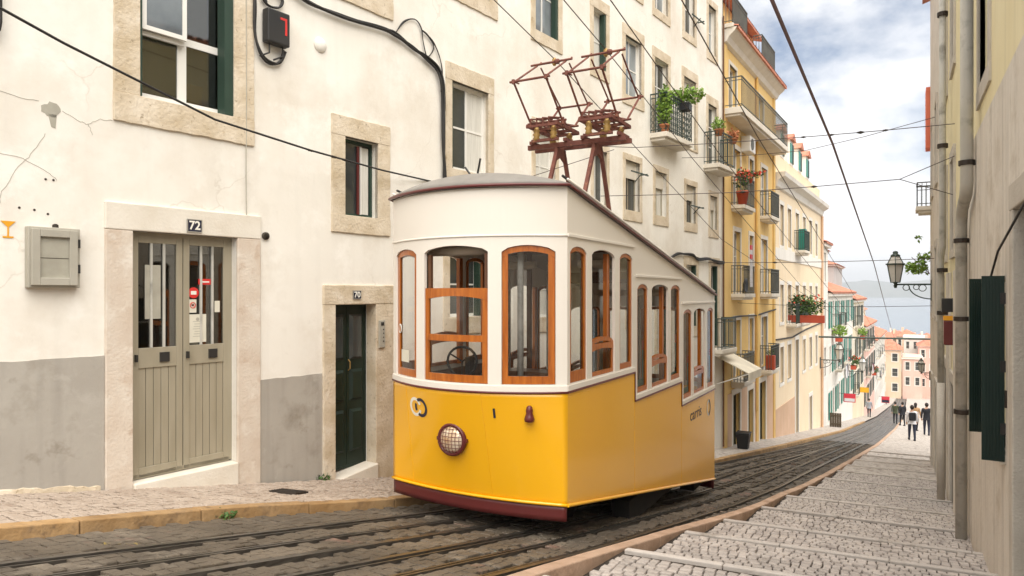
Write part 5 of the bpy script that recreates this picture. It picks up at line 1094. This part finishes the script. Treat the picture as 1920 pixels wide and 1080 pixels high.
# lettering
def front_mtx(l, z, off=.007):
    p = Vector(mfront(l, z, off)); n = Vector(mfront(l, z, 1))-Vector(mfront(l, z, 0)); zz = (Vector(mfront(l, z+.1, off))-Vector(mfront(l, z-.1, off))).normalized(); x = zz.cross(n).normalized(); n = x.cross(zz)
    m = Matrix((x, zz, n)).transposed().to_4x4(); m.translation = p; return m
put_text('number', '1', .14, 'navy_paint', T, front_mtx(.455, -1.275), depth=.001, bold=.005)
def ring_mark(l0, z0, r, w, mat, a0, a1, off=.004):
    mb = MB(); n = 24
    for i in range(n):
        u, v = a0+(a1-a0)*i/n, a0+(a1-a0)*(i+1)/n; P = lambda a, rr: mfront(l0+rr*math.cos(a), z0+rr*1.05*math.sin(a), off)
        mb.quad(P(u, r-w), P(u, r), P(v, r), P(v, r-w))
    return mb.build('emblem', mat, T, recalc=False)
ring_mark(-.61, -1.29, .105, .034, 'offwhite_paint', rad(20), rad(340), .003); ring_mark(-.512, -1.29, .105, .034, 'navy_paint', rad(-125), rad(125), .005); ring_mark(-.512, -1.29, .105, .034, 'navy_paint', rad(155), rad(205), .006)
sm = lambda y, z: Matrix.Translation((HW+.003, y, z)) @ Matrix(((0, 0, 1, 0), (1, 0, 0, 0), (0, 1, 0, 0), (0, 0, 0, 1)))
put_text('lettering', 'carris', .27, 'navy_paint', T, sm(5.25, -2.05), depth=.001, sx=1.25)
for r, m_, a0, a1 in ((.15, 'offwhite_paint', 90, 270), (.15, 'navy_paint', -90, 90)):
    mb = MB(); n = 16
    for i in range(n):
        u, v = rad(a0+(a1-a0)*i/n), rad(a0+(a1-a0)*(i+1)/n); P = lambda a, rr: (HW+.004, 6.14+rr*.95*math.cos(a), -2.08+rr*math.sin(a)); mb.quad(P(u, r-.05), P(u, r), P(v, r), P(v, r-.05))
    mb.build('emblem', m_, T, recalc=False)
# underframe and wheels
def gl(y): return gz(TY+y)
mb = MB(); mb.prism([(-.8, .1, gl(.1)+.26), (-.8, 6.5, gl(6.5)+.26), (-.8, 6.5, gl(6.5)+.5), (-.8, .1, gl(.1)+.5)], (1.6, 0, 0)); mb.build('underframe', 'under_black', T)
for y in (1.5, 5.1):
    MB().tube([(-.55, y, gl(y)+.27), (.55, y, gl(y)+.27)], .05, 8).build('axle', 'under_black', T)
    for x in (-.45, .45):
        w = MB().lathe([(.22, -.05), (.26, -.045), (.26, .03), (.29, .035), (.29, .05), (.22, .05)], (x, y, gl(y)+.265), 20, 'x').build('wheel', 'under_black', T, True); MB().lathe([(.2, -.055), (.1, -.06)], (x, y, gl(y)+.265), 16, 'x').build('hub', 'rail_steel', w)
MB().box(.75, 1.0, 5.7, 6.5, gl(6.4)+.22, gl(6.4)+.4).build('rear_step', 'under_black', T)
MB().box(-.75, .75, .15, .25, gl(0)+.12, gl(0)+.3).build('cowcatcher', 'under_black', T)
MB().box(.8, 1.05, 2.2, 4.2, gl(4)+.24, gl(4)+.55).build('battery_box', 'under_black', T)
# ---- pantograph trestle and two pantographs
BY = 2.92; BZ = 2.27
tr = MB()
for x in (-.30, .30):
    for dy, foot in ((-.72, 1), (.72, 1)):
        y = BY+dy; tr.bar((x, BY+dy*.16, BZ-.12), (x, y, eave(y)+.03+crown(x/RW)-.02), .055, .045)
    tr.prism([(x-.02, BY-.16, BZ-.1), (x-.02, BY+.16, BZ-.1), (x-.02, BY+.17, BZ-.3), (x-.02, BY, BZ-.22), (x-.02, BY-.17, BZ-.3)], (.04, 0, 0))
for dy in (-.12, .12): tr.bar((-.78, BY+dy, BZ-.06), (.78, BY+dy, BZ-.06), .06, .07)
for x in (-.7, -.14, .14, .7): tr.bar((x, BY-.2, BZ), (x, BY+.2, BZ), .05, .05)
trestle = tr.build('trestle', 'rust_red', T)
for sx in (-.42, .42):
    pg = MB(); zb_ = BZ+.28; w1, w2 = .26, .24; yb0, yb1 = BY-.22, BY+.22
    kn, kf, zt_ = BY-.78, BY+.78, 3.54; zn, zf = 3.04, 3.02
    for x in (sx-w1, sx+w1):
        pg.tube([(x, yb0-.02, zb_), (x*1+0, kn, zn)], .017, 6); pg.tube([(x, yb1, zb_), (x, kf, zf)], .017, 6)
    for x in (sx-w2, sx+w2):
        pg.tube([(x, kn, zn), (x, BY-.06, zt_-.07)], .014, 6); pg.tube([(x, kf, zf), (x, BY+.06, zt_-.07)], .014, 6)
    for y, z, e in ((kn, zn, .06), (kf, zf, .06), (BY-.08, zt_-.06, .08), (BY+.08, zt_+.0, .02), (yb0, zb_, .06), (yb1, zb_, .06)): pg.tube([(sx-w1-e, y, z), (sx+w1+e, y, z)], .017, 6)
    for x in (sx-w1, sx+w1): pg.tube([(x, BY-.08, zt_-.06), (x, BY+.08, zt_), (x, BY+.11, zt_+.03)], .016, 6); pg.lathe([(.028, zn-.03), (.028, zn+.03)], (x, kn, 0), 8); pg.lathe([(.028, zf-.03), (.028, zf+.03)], (x, kf, 0), 8); pg.lathe([(.03, zb_-.06), (.03, zb_+.02)], (x, yb0, 0), 8)
    # base frame with springs
    for x in (sx-w1*.9, sx+w1*.9): pg.bar((x, BY-.4, zb_-.07), (x, BY+.4, zb_-.07), .04, .05)
    for y in (BY-.38, BY-.13, BY+.13, BY+.38): pg.bar((sx-w1, y, zb_-.08), (sx+w1, y, zb_-.08), .035, .04)
    for k in range(4): pg.tube([(sx-w1+.03+k*.1, BY-.3, zb_+.05), (sx-w1+.09+k*.1, BY+.1, zb_+.12)], .013, 5); pg.tube([(sx-w1+.03+k*.1, BY-.3, zb_-.05), (sx-w1+.03+k*.1, BY-.3, zb_+.06)], .013, 5)
    for q in (-.2, -.07, .07, .2):
        cs = [(sx+q+.016*math.cos(u*2.1), BY-.34+.30*u/30, zb_+.02+.016*math.sin(u*2.1)) for u in range(0, 31)]; pg.tube(cs, .006, 4)
        pg.tube([(sx+q, BY+.0, zb_+.02), (sx+q*.6, BY+.34, zb_-.03)], .012, 5); pg.lathe([(.022, zb_-.02), (.022, zb_+.05)], (sx+q, BY-.02, 0), 7)
    for s_ in (-1, 1): pg.bar((sx+s_*w1*.55, BY-.3, zb_-.13), (sx-s_*w1*.55, BY+.3, zb_-.10), .025, .03); pg.tube([(sx+s_*w1, kn, zn), (sx+s_*w1*.9, kn+.12, zn-.0)], .012, 5)
    pg.lathe([(.04, zt_-.09), (.05, zt_-.06), (.04, zt_-.03)], (sx+.1, BY-.08, 0), 8)
    for q in (-.1, .1): pg.tube([(sx+q, BY-.1, zb_), (sx+q+.05, BY+.45, zb_+.06)], .022, 6)
    p_ = pg.build('pantograph', 'rust_red', T)
    for y in (BY-.28, BY+.28):
        for x in (sx-.14, sx+.14): MB().lathe([(.03, BZ+.0), (.055, BZ+.03), (.04, BZ+.06), (.06, BZ+.09), (.04, BZ+.12), (.055, BZ+.15), (.03, BZ+.18), (.03, BZ+.20)], (x, y, 0), 10).build('insulator', 'brass', p_, True)
        MB().bar((sx-.22, y, BZ-.0), (sx+.22, y, BZ-.0), .05, .04).build('insulator_rail', 'rust_red', p_)
    MB().lathe([(.02, zt_-.06), (.035, zt_-.03), (.035, zt_+.03), (.02, zt_+.06)], (sx-.02, BY+.08, 0), 10).build('wire_shoe', 'brass', p_, True)
# ================================================================== WIRES, LAMPS, PEOPLE, SMALL THINGS
def wire(name, label, pts, r=.008, sag=0., mat='wire_brown', cat='overhead wire', group=None, knots=()):
    q = [Vector(p) for p in pts]; out = []
    for a, b in zip(q, q[1:]):
        L_ = (b-a).length; n = max(2, int(L_/1.2))
        for i in range(n): t = i/n; p = a.lerp(b, t); p.z -= sag*L_*4*t*(1-t)*.1; out.append(p)
    out.append(q[-1])
    if not knots:
        o = MB().tube(out, r, 5).build(name, mat); return tag(o, label, cat, group)
    t = thing(name, label, cat, tuple(out[0]), 0, group); o = Vector(out[0]); zz = out[0].z
    MB().tube([(p.x-o.x, p.y-o.y, p.z) for p in out], r, 5).build('strand', mat, t)
    for k, s in knots:
        i = k*(len(out)-1); j = min(int(i), len(out)-2); p = out[j].lerp(out[j+1], i-j); d = (out[j+1]-out[j]).normalized()*s
        MB().tube([(p.x-o.x-d.x, p.y-o.y-d.y, p.z-d.z), (p.x-o.x, p.y-o.y, p.z), (p.x-o.x+d.x, p.y-o.y+d.y, p.z+d.z)], [r*1.2, s*.45, r*1.2], 7).build('insulator', 'drain_iron', t)
    return t
TOPZ = 3.585
wire('contact_wire', 'overhead wire touching the left pantograph', [(-4.64, -2, 5.3), (-4.64, 5, 4.2), (-4.64, 9.67, TOPZ), (-4.55, 13.6, 2.78), (-4.4, 20, 1.5), (-3.6, 30, .1), (-2.6, 45, -1.9), (-1.2, 80, -6.5)], .0075)
wire('contact_wire', 'overhead wire touching the right pantograph', [(-3.80, -2, 5.3), (-3.80, 5, 4.2), (-3.80, 9.67, TOPZ), (-3.75, 14.5, 2.75), (-3.4, 29, .3), (-2.2, 45, -1.85), (-.8, 80, -6.4)], .0075)
wire('feeder_wire', 'plain overhead wire right of the right pantograph', [(-3.05, -2, 4.9), (-3.0, 7.8, 3.46), (-3.0, 13.5, 2.62), (-2.9, 23, 1.45), (-2.2, 45, -1.8)], .0075)
wire('feeder_wire', 'plain overhead wire crossing the yellow house in front of its long balcony', [(-2.0, -2, 4.4), (-2.0, 7.3, 3.05), (-2.0, 11.6, 2.5), (-1.9, 30, .5), (-1.2, 60, -4)], .0075)
wire('plum_cable', 'thick plum coloured cable crossing the open sky', [(-.6, -3, 1.9), (-.6, 3.9, 1.56), (-.6, 7.7, 1.5), (-.6, 20, .75), (-.55, 48, -2.0), (-.3, 110, -8)], .011, mat='wire_plum')
wire('span_wire', 'upper span wire with insulators crossing the street', [(-6.25, 14.2, 3.28), (-5.2, 15, 3.25), (.85, 14.9, 3.05)], .008, sag=.07, knots=((.03, .05), (.10, .06), (.7, .05), (.76, .05), (.82, .07), (.87, .05)))
wire('span_wire', 'second thin span wire hanging below the insulator wire', [(-5.6, 20, 3.9), (-2, 18, 3.4), (.6, 16.5, 3.55)], .007, sag=.1)
wire('bridle_wire', 'lower span wire ending in a forked bridle at the right wall', [(-6.1, 15.2, 2.25), (-3, 15.05, 2.1), (-.02, 15, 2.13)], .008, sag=.03, knots=((.52, .07), (.75, .06)))
wire('bridle_fork', 'upper arm of the wire fork at the right wall', [(-.02, 15, 2.13), (.85, 14.9, 2.47)], .0075); wire('bridle_fork', 'lower arm of the wire fork at the right wall', [(-.02, 15, 2.13), (.85, 15.4, 1.83)], .0075)
wire('span_wire', 'thin span wire in front of the middle balconies of the yellow house', [(-5.25, 22, .95), (-3.0, 22, .9), (.84, 22.5, .95)], .009, sag=.05, knots=((.35, .07),))
wire('span_wire', 'faint span wire low across the yellow house', [(-5.0, 25.2, -.35), (-2, 25, -.45), (.84, 25, -.4)], .008, sag=.05)
wire('stay_wire', 'short stay wire from the white wall to the insulator wire', [(-6.55, 11.7, 2.1), (-5.6, 14.75, 3.2)], .0075)
wire('green_span_pole', 'green horizontal tube spanning the street beyond the cream house', [(-4.3, 44, -2.55), (1.7, 44, -2.5)], .055, mat='iron_green', cat='pole')
wire('black_cable', 'black cable with knots swinging past the large upper left window', [(-6.76, 2.0, 2.74), (-6.75, 5.25, 1.93+.02), (-6.85, 9.7, 1.86)], .014, sag=.12, mat='cable_black', cat='cable', knots=((.60, .03), (.66, .04), (.69, .04)))
wire('shutter_cable', 'thin cable hanging down to the green shutter at the right edge', [(.78, 5.6, .75), (.72, 7.2, .35), (.70, 8.1, -.08), (.78, 8.6, -.12), (.84, 9.1, -.1)], .010, mat='cable_black', cat='cable')
def lantern(name, label, loc, side, scale=1., arm=1.0, mat='iron_green'):
    """wall lantern: bracket from a wall at loc, side = direction (x) of the arm"""
    t = thing(name, label, 'lantern', loc); z = loc[2]; s = scale; x = side*arm
    mb = MB(); mb.box(-.03, .03, -.05, .05, z-.45*s, z+.12*s); mb.bar((0, 0, z), (x, 0, z), .035*s, .045*s)
    pts = [(side*.03, 0, z-.4*s)]+[(side*arm*.62*math.sin(u), 0, z-.4*s+.36*s*(1-math.cos(u))) for u in [k*math.pi/2/8 for k in range(1, 9)]]; mb.tube(pts, .018*s, 6)
    for cx, r in ((.25, .09), (.42, .07), (.7, .08)): mb.tube([(x*cx+r*s*math.cos(u), 0, z-r*s*1.1+r*s*math.sin(u)) for u in [2*math.pi*k/10 for k in range(10)]], .012*s, 5, True)
    mb.build('bracket', mat, t)
    zl = z+.06*s; a, b = .13*s, .23*s; h = .50*s
    mb = MB(); mb.lathe([(.03*s, z-.1*s), (.05*s, z-.02*s), (.03*s, z+.0*s), (.06*s, zl-.01)], (x, 0, 0), 10); n = 6; R_ = lambda r, k: (x+r*math.cos(math.pi/6+k*math.pi/3), r*math.sin(math.pi/6+k*math.pi/3))
    for k in range(n):
        p, q = R_(a, k), R_(b, k); mb.bar((*p, zl), (*q, zl+h), .02*s); p2, q2 = R_(a, k+1), R_(b, k+1); mb.bar((*p, zl), (*p2, zl), .02*s); mb.bar((*q, zl+h), (*q2, zl+h), .03*s)
        mb.bar((*R_(b*1.12, k), zl+h+.01), (*R_(b*1.12, k+1), zl+h+.01), .035*s)
        mb.bar((*R_(b*.98, k), zl+h+.02), (*R_(.11*s, k), zl+h+.24*s), .018*s)
    mb.build('frame', mat, t)
    mb = MB(); 
    for k in range(n):
        p, q, p2, q2 = R_(a*.95, k), R_(b*.95, k), R_(a*.95, k+1), R_(b*.95, k+1); mb.quad((*p, zl), (*p2, zl), (*q2, zl+h), (*q, zl+h)); mb.quad((*R_(b*.93, k), zl+h+.03), (*R_(b*.93, k+1), zl+h+.03), (*R_(.105*s, k+1), zl+h+.23*s), (*R_(.105*s, k), zl+h+.23*s))
    mb.build('glazing', 'frosted', t)
    MB().lathe([(.13*s, zl+h+.23*s), (.11*s, zl+h+.27*s), (.06*s, zl+h+.30*s), (.07*s, zl+h+.34*s), (.05*s, zl+h+.37*s), (.01*s, zl+h+.38*s)], (x, 0, 0), 10).build('cap', mat, t, True)
    return t
pass
M('frosted', (.62, .60, .55), rough=.3, coat=.5)
lantern('wall_lantern', 'large green wall lantern on an iron bracket against the sky at the right', (.83, 25.0, .26), -1, 1.12, .98)
lantern('wall_lantern', 'wall lantern on a bracket at the end of the cream house', (-4.1, 44.4, -3.9), 1, 1.15, 1.0, 'iron_grey')
lantern('wall_lantern', 'smaller wall lantern on the white balcony house beyond the cream house', (-3.7, 58.5, -5.9), 1, 1.25, 1.2, 'iron_grey')
lantern('wall_lantern', 'lantern low on the corner house at the right', (.83, 26.4, -2.6), -1, .5, .25, 'iron_grey')
# wall plant
t = thing('wall_shrub', 'leafy green shrub growing out of the corner house wall beside the lantern', 'shrub', (.8, 25.9, .7)); mb = MB(); rnd = random.Random(3)
for k in range(6): mb.tube([(0, 0, .6), (-.25-rnd.random()*.3, rnd.uniform(-.3, .3), .7+rnd.random()*.7)], .01, 4)
mb.build('branches', 'dark_wood', t); mb = MB(); leafball(mb, (-.35, 0, .78), (.34, .35, .22), 260, .13, rnd); leafball(mb, (-.15, 0, 1.1), (.2, .3, .2), 90, .12, rnd); leafball(mb, (-.3, 0, 1.75), (.12, .1, .06), 20, .12, rnd); mb.build('foliage', 'leaf', t, recalc=False)
for k, (x, p, z, lb) in enumerate(((-5.98, 4.72, 0, 'small weed growing at the foot of the left kerb'), (-7.12, 7.3, SW, 'small weed at the threshold of door 70'))):
    t = thing('weed', lb, 'weed', (x+(.05 if k == 0 else 0), p, gz(p)+z)); mb = MB(); leafball(mb, (0, 0, gz(p)+z+.02), (.12, .12, .04), 90, .05, random.Random(k)); mb.build('leaves', 'leaf_dark', t, recalc=False)
# bin and crate
t = thing('waste_bin', 'black plastic bin standing at the foot of the yellow house', 'bin', (-4.55, 23.9, gz(23.9)+SW)); zb = gz(23.9)+SW
mb = MB(); a, b = .16, .21; h = .5
mb.add([(-a, -a, zb), (a, -a, zb), (a, a, zb), (-a, a, zb), (-b, -b, zb+h), (b, -b, zb+h), (b, b, zb+h), (-b, b, zb+h)], [(0, 3, 2, 1), (4, 5, 6, 7), (0, 1, 5, 4), (1, 2, 6, 5), (2, 3, 7, 6), (3, 0, 4, 7)]); mb.build('body', 'bin_black', t, bevel=.02)
MB().box(-.23, .23, -.23, .23, zb+h, zb+h+.05).build('lid', 'bin_black', t, bevel=.02)
for s_ in (-1, 1): MB().lathe([(.06, -.02), (.06, .02)], (s_*.13, .16, zb+.06), 10, 'x').build('wheel', 'bin_black', t)
t = thing('wooden_crate', 'dark brown crate board on the pavement beyond the cream house', 'crate', (-3.45, 46.5, gz(46.5)+SW)); zb = gz(46.5)+SW
for k in range(5): MB().box(-.33+k*.13, -.21+k*.13, -.03, .03, zb, zb+.85).build('board', 'crate_wood', t, bevel=.008)
for q in (.15, .65): MB().box(-.33, .32, -.06, -.031, zb+q, zb+q+.07).build('batten', 'crate_wood', t)
# small far signs
def sign(name, label, x, p, z, w, h, mat, mat2):
    t = thing(name, label, 'sign', (x, p, z)); MB().box(-w/2, w/2, -.05, .05, z-h/2, z+h/2).build('board', mat, t, bevel=.02); MB().box(-w/2+.05, w/2-.05, -.06, -.05, z-h/2+.06, z-.02).build('print', mat2, t); MB().bar((-w/2-.3, 0, z+h/2), (w/2, 0, z+h/2), .03).build('arm', 'black_metal', t)
sign('shop_sign', 'red and white shop sign on the white balcony house', -3.15, 54.5, -7.4, .75, .6, 'sign_red', 'cloth_white')
sign('shop_sign', 'yellow oval shop sign further down the left side', -2.9, 70.0, -8.7, .8, .45, 'sign_yellow', 'sign_yellow')
sign('shop_sign', 'red round sign near the end of the left row', -1.7, 100, -13.5, .9, .8, 'sign_red', 'cloth_navy')
# washing lines and plants down the street
for k, (x, p_, z, cols) in enumerate(((-3.15, 52.0, -5.6, ('cloth_white', 'cloth_navy', 'cloth_white')), (-2.55, 82.0, -8.2, ('cloth_white', 'sign_red', 'cloth_grey', 'cloth_navy')), (-2.2, 99.0, -10.5, ('cloth_navy', 'teal_paint', 'sign_red', 'cloth_white')))):
    t = thing('washing_line', ['washing hanging from the white balcony house', 'washing hanging from the pink house', 'washing with a teal cloth hanging from the last white house'][k], 'washing', (x, p_, z)); MB().tube([(0, -1.6, z+.8), (0, 1.6, z+.8)], .01, 4).build('line', 'cable_black', t)
    for i, c_ in enumerate(cols):
        y0 = -1.4+i*.75; mb = MB(); pts = [(.03*math.sin(j*1.7+i), y0+j*.15, z+.8) for j in range(5)]; lo_ = [(.07*math.sin(j*1.9+i*2), y0+j*.15, z+.0+.05*math.sin(j+i)) for j in range(5)]
        for j in range(4): mb.quad(pts[j], pts[j+1], lo_[j+1], lo_[j])
        o_ = mb.build('cloth', c_, t, recalc=False); s_ = o_.modifiers.new('thick', 'SOLIDIFY'); s_.thickness = .012
for k, (x, p_, z, lb) in enumerate(((-3.55, 50.6, -3.2, 'green balcony plant nearest on the white balcony house'), (-3.3, 62.0, -6.1, 'red flowered balcony plant far along the white balcony house'), (-3.05, 71.0, -4.2, 'trailing plant on the ochre house'), (-2.6, 88.0, -9.2, 'bushy plant on the pink house'))):
    plant('balcony_plant', lb, (x, p_, z), (.45, .6, .4), 240, 'leaf_dark' if k % 2 else 'leaf', pot='planter_red', pot_h=.3, box=(.4, .9), flowers=30 if k % 2 else 0, seed=30+k, size=.2)
t = thing('scooter', 'dark motor scooter parked at the end of the left row', 'scooter', (-1.9, 118, gz(118)+SW)); zz = gz(118)+SW
for y in (-.55, .55): MB().tube([(0, y+.22*math.cos(u), zz+.27+.22*math.sin(u)) for u in [2*math.pi*k/16 for k in range(16)]], .05, 6, True).build('wheel', 'bin_black', t)
MB().prism([(-.15, -.6, zz+.35), (-.15, .35, zz+.25), (-.15, .55, zz+.5), (-.15, .5, zz+1.0), (-.15, .38, zz+1.0), (-.15, .25, zz+.45), (-.15, -.1, zz+.45), (-.15, -.15, zz+.75), (-.15, -.75, zz+.8)], (.3, 0, 0)).build('body', 'bin_black', t, bevel=.03); MB().tube([(-.32, .42, zz+1.02), (.32, .42, zz+1.02)], .02, 6).build('handlebar', 'black_metal', t)
# ---------------------------------------------------------------- people
def skin_mesh(name, nodes, edges_, mat, parent, sub=1, root=0):
    me = bpy.data.meshes.new(name); zb = ZB[parent.name]; me.from_pydata([n[0] for n in nodes], edges_, []); me.materials.append(MATS[mat])
    o = bpy.data.objects.new(name, me); C.objects.link(o); o.parent = parent
    md = o.modifiers.new('skin', 'SKIN'); md.use_smooth_shade = True
    if not me.skin_vertices: me.attributes  # created with the modifier
    try:
        if len(me.skin_vertices) == 0: raise IndexError
    except Exception:
        bpy.context.view_layer.objects.active = o; o.select_set(True); bpy.ops.mesh.customdata_skin_add(); o.select_set(False)
    for v, n in zip(me.skin_vertices[0].data, nodes):
        r = n[1]; v.radius = r if isinstance(r, tuple) else (r, r)
    me.skin_vertices[0].data[root].use_root = True
    sd = o.modifiers.new('sub', 'SUBSURF'); sd.levels = sub; sd.render_levels = sub
    return o
def person(label, x, p, z, rz, h, top, legs, hair='hair_dark', stride=.22, armswing=.18, skin_arms=False, bag=None, hairlong=False):
    t = thing('person', label, 'person', (x, p, z), rz); k = h/1.75
    def P(a, b, c): return (a*k, b*k, c*k)
    hip, kn_, an = .92, .50, .08
    J = [(P(0, 0, .98), (.15*k, .10*k)), (P(0, 0, 1.18), (.135*k, .09*k)), (P(0, 0, 1.38), (.17*k, .10*k)), (P(0, 0, 1.47), .06*k), (P(0, -.01, 1.54), .055*k), (P(0, -.02, 1.63), (.085*k, .095*k)), (P(0, -.02, 1.72), (.06*k, .07*k))]
    E_ = [(0, 1), (1, 2), (2, 3), (3, 4), (4, 5), (5, 6)]; A = []; Lg = []
    for s in (-1, 1):
        sw = s*armswing; b = len(J); J += [(P(s*.19, 0, 1.40), .06*k), (P(s*.235, sw*.3, 1.13), .045*k), (P(s*.235, -abs(sw)*.4+sw*.7-.05, .90), .035*k), (P(s*.23, -abs(sw)*.4+sw*.8-.06, .84), (.022*k, .04*k)), (P(s*.225, -abs(sw)*.4+sw*.8-.07, .77), (.014*k, .032*k))]; E_ += [(2, b), (b, b+1), (b+1, b+2), (b+2, b+3), (b+3, b+4)]; A.append(b)
        st_ = -s*stride; b = len(J); J += [(P(s*.09, 0, .90), .088*k), (P(s*.10, st_*.45-.03, .50), .06*k), (P(s*.10, st_, .10), .042*k), (P(s*.10, st_-.16, .035), .035*k)]; E_ += [(0, b), (b, b+1), (b+1, b+2), (b+2, b+3)]; Lg.append(b)
    skin_mesh('body', J, E_, 'skin', t)
    g = 1.17
    def grow(i, m=g, zo=0): (a, r) = J[i]; r = tuple(q*m for q in r) if isinstance(r, tuple) else r*m; return ((a[0], a[1], a[2]+zo), r)
    idx = [0, 1, 2, 3]+[q for a in A for q in ((a, a+1) if skin_arms else (a, a+1, a+2))]; mp2 = {i: n for n, i in enumerate(idx)}
    nd = [grow(i, 1.22) for i in idx]; ed = [(mp2[a], mp2[b]) for a, b in E_ if a in mp2 and b in mp2]
    nd.append((P(0, 0, .84), (.17*k, .135*k))); ed.append((0, len(nd)-1)); nd[3] = (P(0, 0, 1.50), .075*k)
    skin_mesh('top', nd, ed, top, t)
    idx = [0]+[q for a in Lg for q in (a, a+1, a+2)]; mp3 = {i: n for n, i in enumerate(idx)}
    nd = [grow(i, 1.16) for i in idx]; ed = [(mp3[a], mp3[b]) for a, b in E_ if a in mp3 and b in mp3]
    nd.append((P(0, 0, 1.10), (.14*k, .10*k))); ed.append((0, len(nd)-1))
    for a in Lg: q = J[a+2][0]; nd.append(((q[0], q[1], q[2]-.05*k), .045*k)); ed.append((mp3[a+2], len(nd)-1))
    skin_mesh('trousers', nd, ed, legs, t)
    mb = MB(); mb.lathe([(.094*k*math.sin(u), .118*k*math.cos(u)) for u in [math.pi*(.04+.92*q/9) for q in range(10)]], (0, 0, 0), 14)
    if hairlong: mb.lathe([(.085*k, 0), (.08*k, -.1*k), (.06*k, -.2*k), (.02*k, -.24*k)], (0, 0, 0), 12)
    mb.v = [(a, b*1.02+.024*k, c+z+1.662*k) for a, b, c in mb.v]; mb.build('hair', hair, t, True)
    for a in Lg: q = J[a+2][0]; f_ = J[a+3][0]; MB().box(q[0]-.045*k, q[0]+.045*k, f_[1]-.06*k, q[1]+.06*k, z, z+.07*k).build('shoe', 'cloth_black', t, bevel=.02)
    mb = MB()
    for sx in (-1, 1): mb.lathe([(.011*k, -.004), (.004*k, -.009)], (sx*.03*k, -.115*k, z+1.645*k), 6, 'y')
    mb.build('eyes', 'cloth_black', t); MB().prism([(-.012*k, -.108*k, z+1.60*k), (.012*k, -.108*k, z+1.60*k), (0, -.108*k, z+1.645*k)], (0, -.025*k, -.0)).build('nose', 'skin', t)
    MB().box(-.022*k, .022*k, -.112*k, -.105*k, z+1.567*k, z+1.575*k).build('mouth', 'cloth_red', t)
    if bag: 
        MB().box(-.15*k, .15*k, .12*k, .26*k, z+1.02*k, z+1.42*k).build('backpack', bag, t, bevel=.04)
    return t
def zg(p, l=0): return gz(p)+.125
person('person in a white top with a black backpack on the cobbled pavement', .46, 38, zg(38), rad(180+6), 1.66, 'cloth_white', 'cloth_navy', stride=.2, bag='cloth_black', skin_arms=False)
person('man in an olive jacket and black trousers walking on the tracks', -.39, 64, gz(64), rad(178), 1.75, 'cloth_olive', 'cloth_black', stride=.16)
person('man in a pale grey shirt and dark trousers on the left pavement', -2.62, 74, gz(74)+SW, rad(175), 1.75, 'cloth_grey', 'cloth_black', stride=.12, hair='hair_dark')
person('person in black beside the tracks beyond the backpack wearer', .1, 57, zg(57), rad(200), 1.68, 'cloth_black', 'cloth_black', stride=.15)
person('person in a tan top with long dark hair beyond the backpack wearer', .8, 50, zg(50), rad(165), 1.72, 'cloth_tan', 'cloth_black', stride=.15, hairlong=True)
person('person in black top and navy trousers closest to the right wall', 1.25, 45, zg(45), rad(180), 1.78, 'cloth_black', 'cloth_navy', stride=.15)
# haze over the river
hz = bpy.data.materials.new('haze'); hz.use_nodes = True; t_ = hz.node_tree; t_.nodes.clear(); o_ = t_.nodes.new('ShaderNodeOutputMaterial'); v_ = t_.nodes.new('ShaderNodeVolumePrincipled'); v_.inputs['Color'].default_value = (.86, .9, .95, 1); v_.inputs['Density'].default_value = .00025; v_.inputs['Anisotropy'].default_value = 0; t_.links.new(v_.outputs[0], o_.inputs['Volume']); MATS['haze'] = hz
HAZE = True
if HAZE:
    o = MB().box(-9500, 9500, -200, 9500, -45, 200).build('haze', 'haze'); o['kind'] = 'stuff'
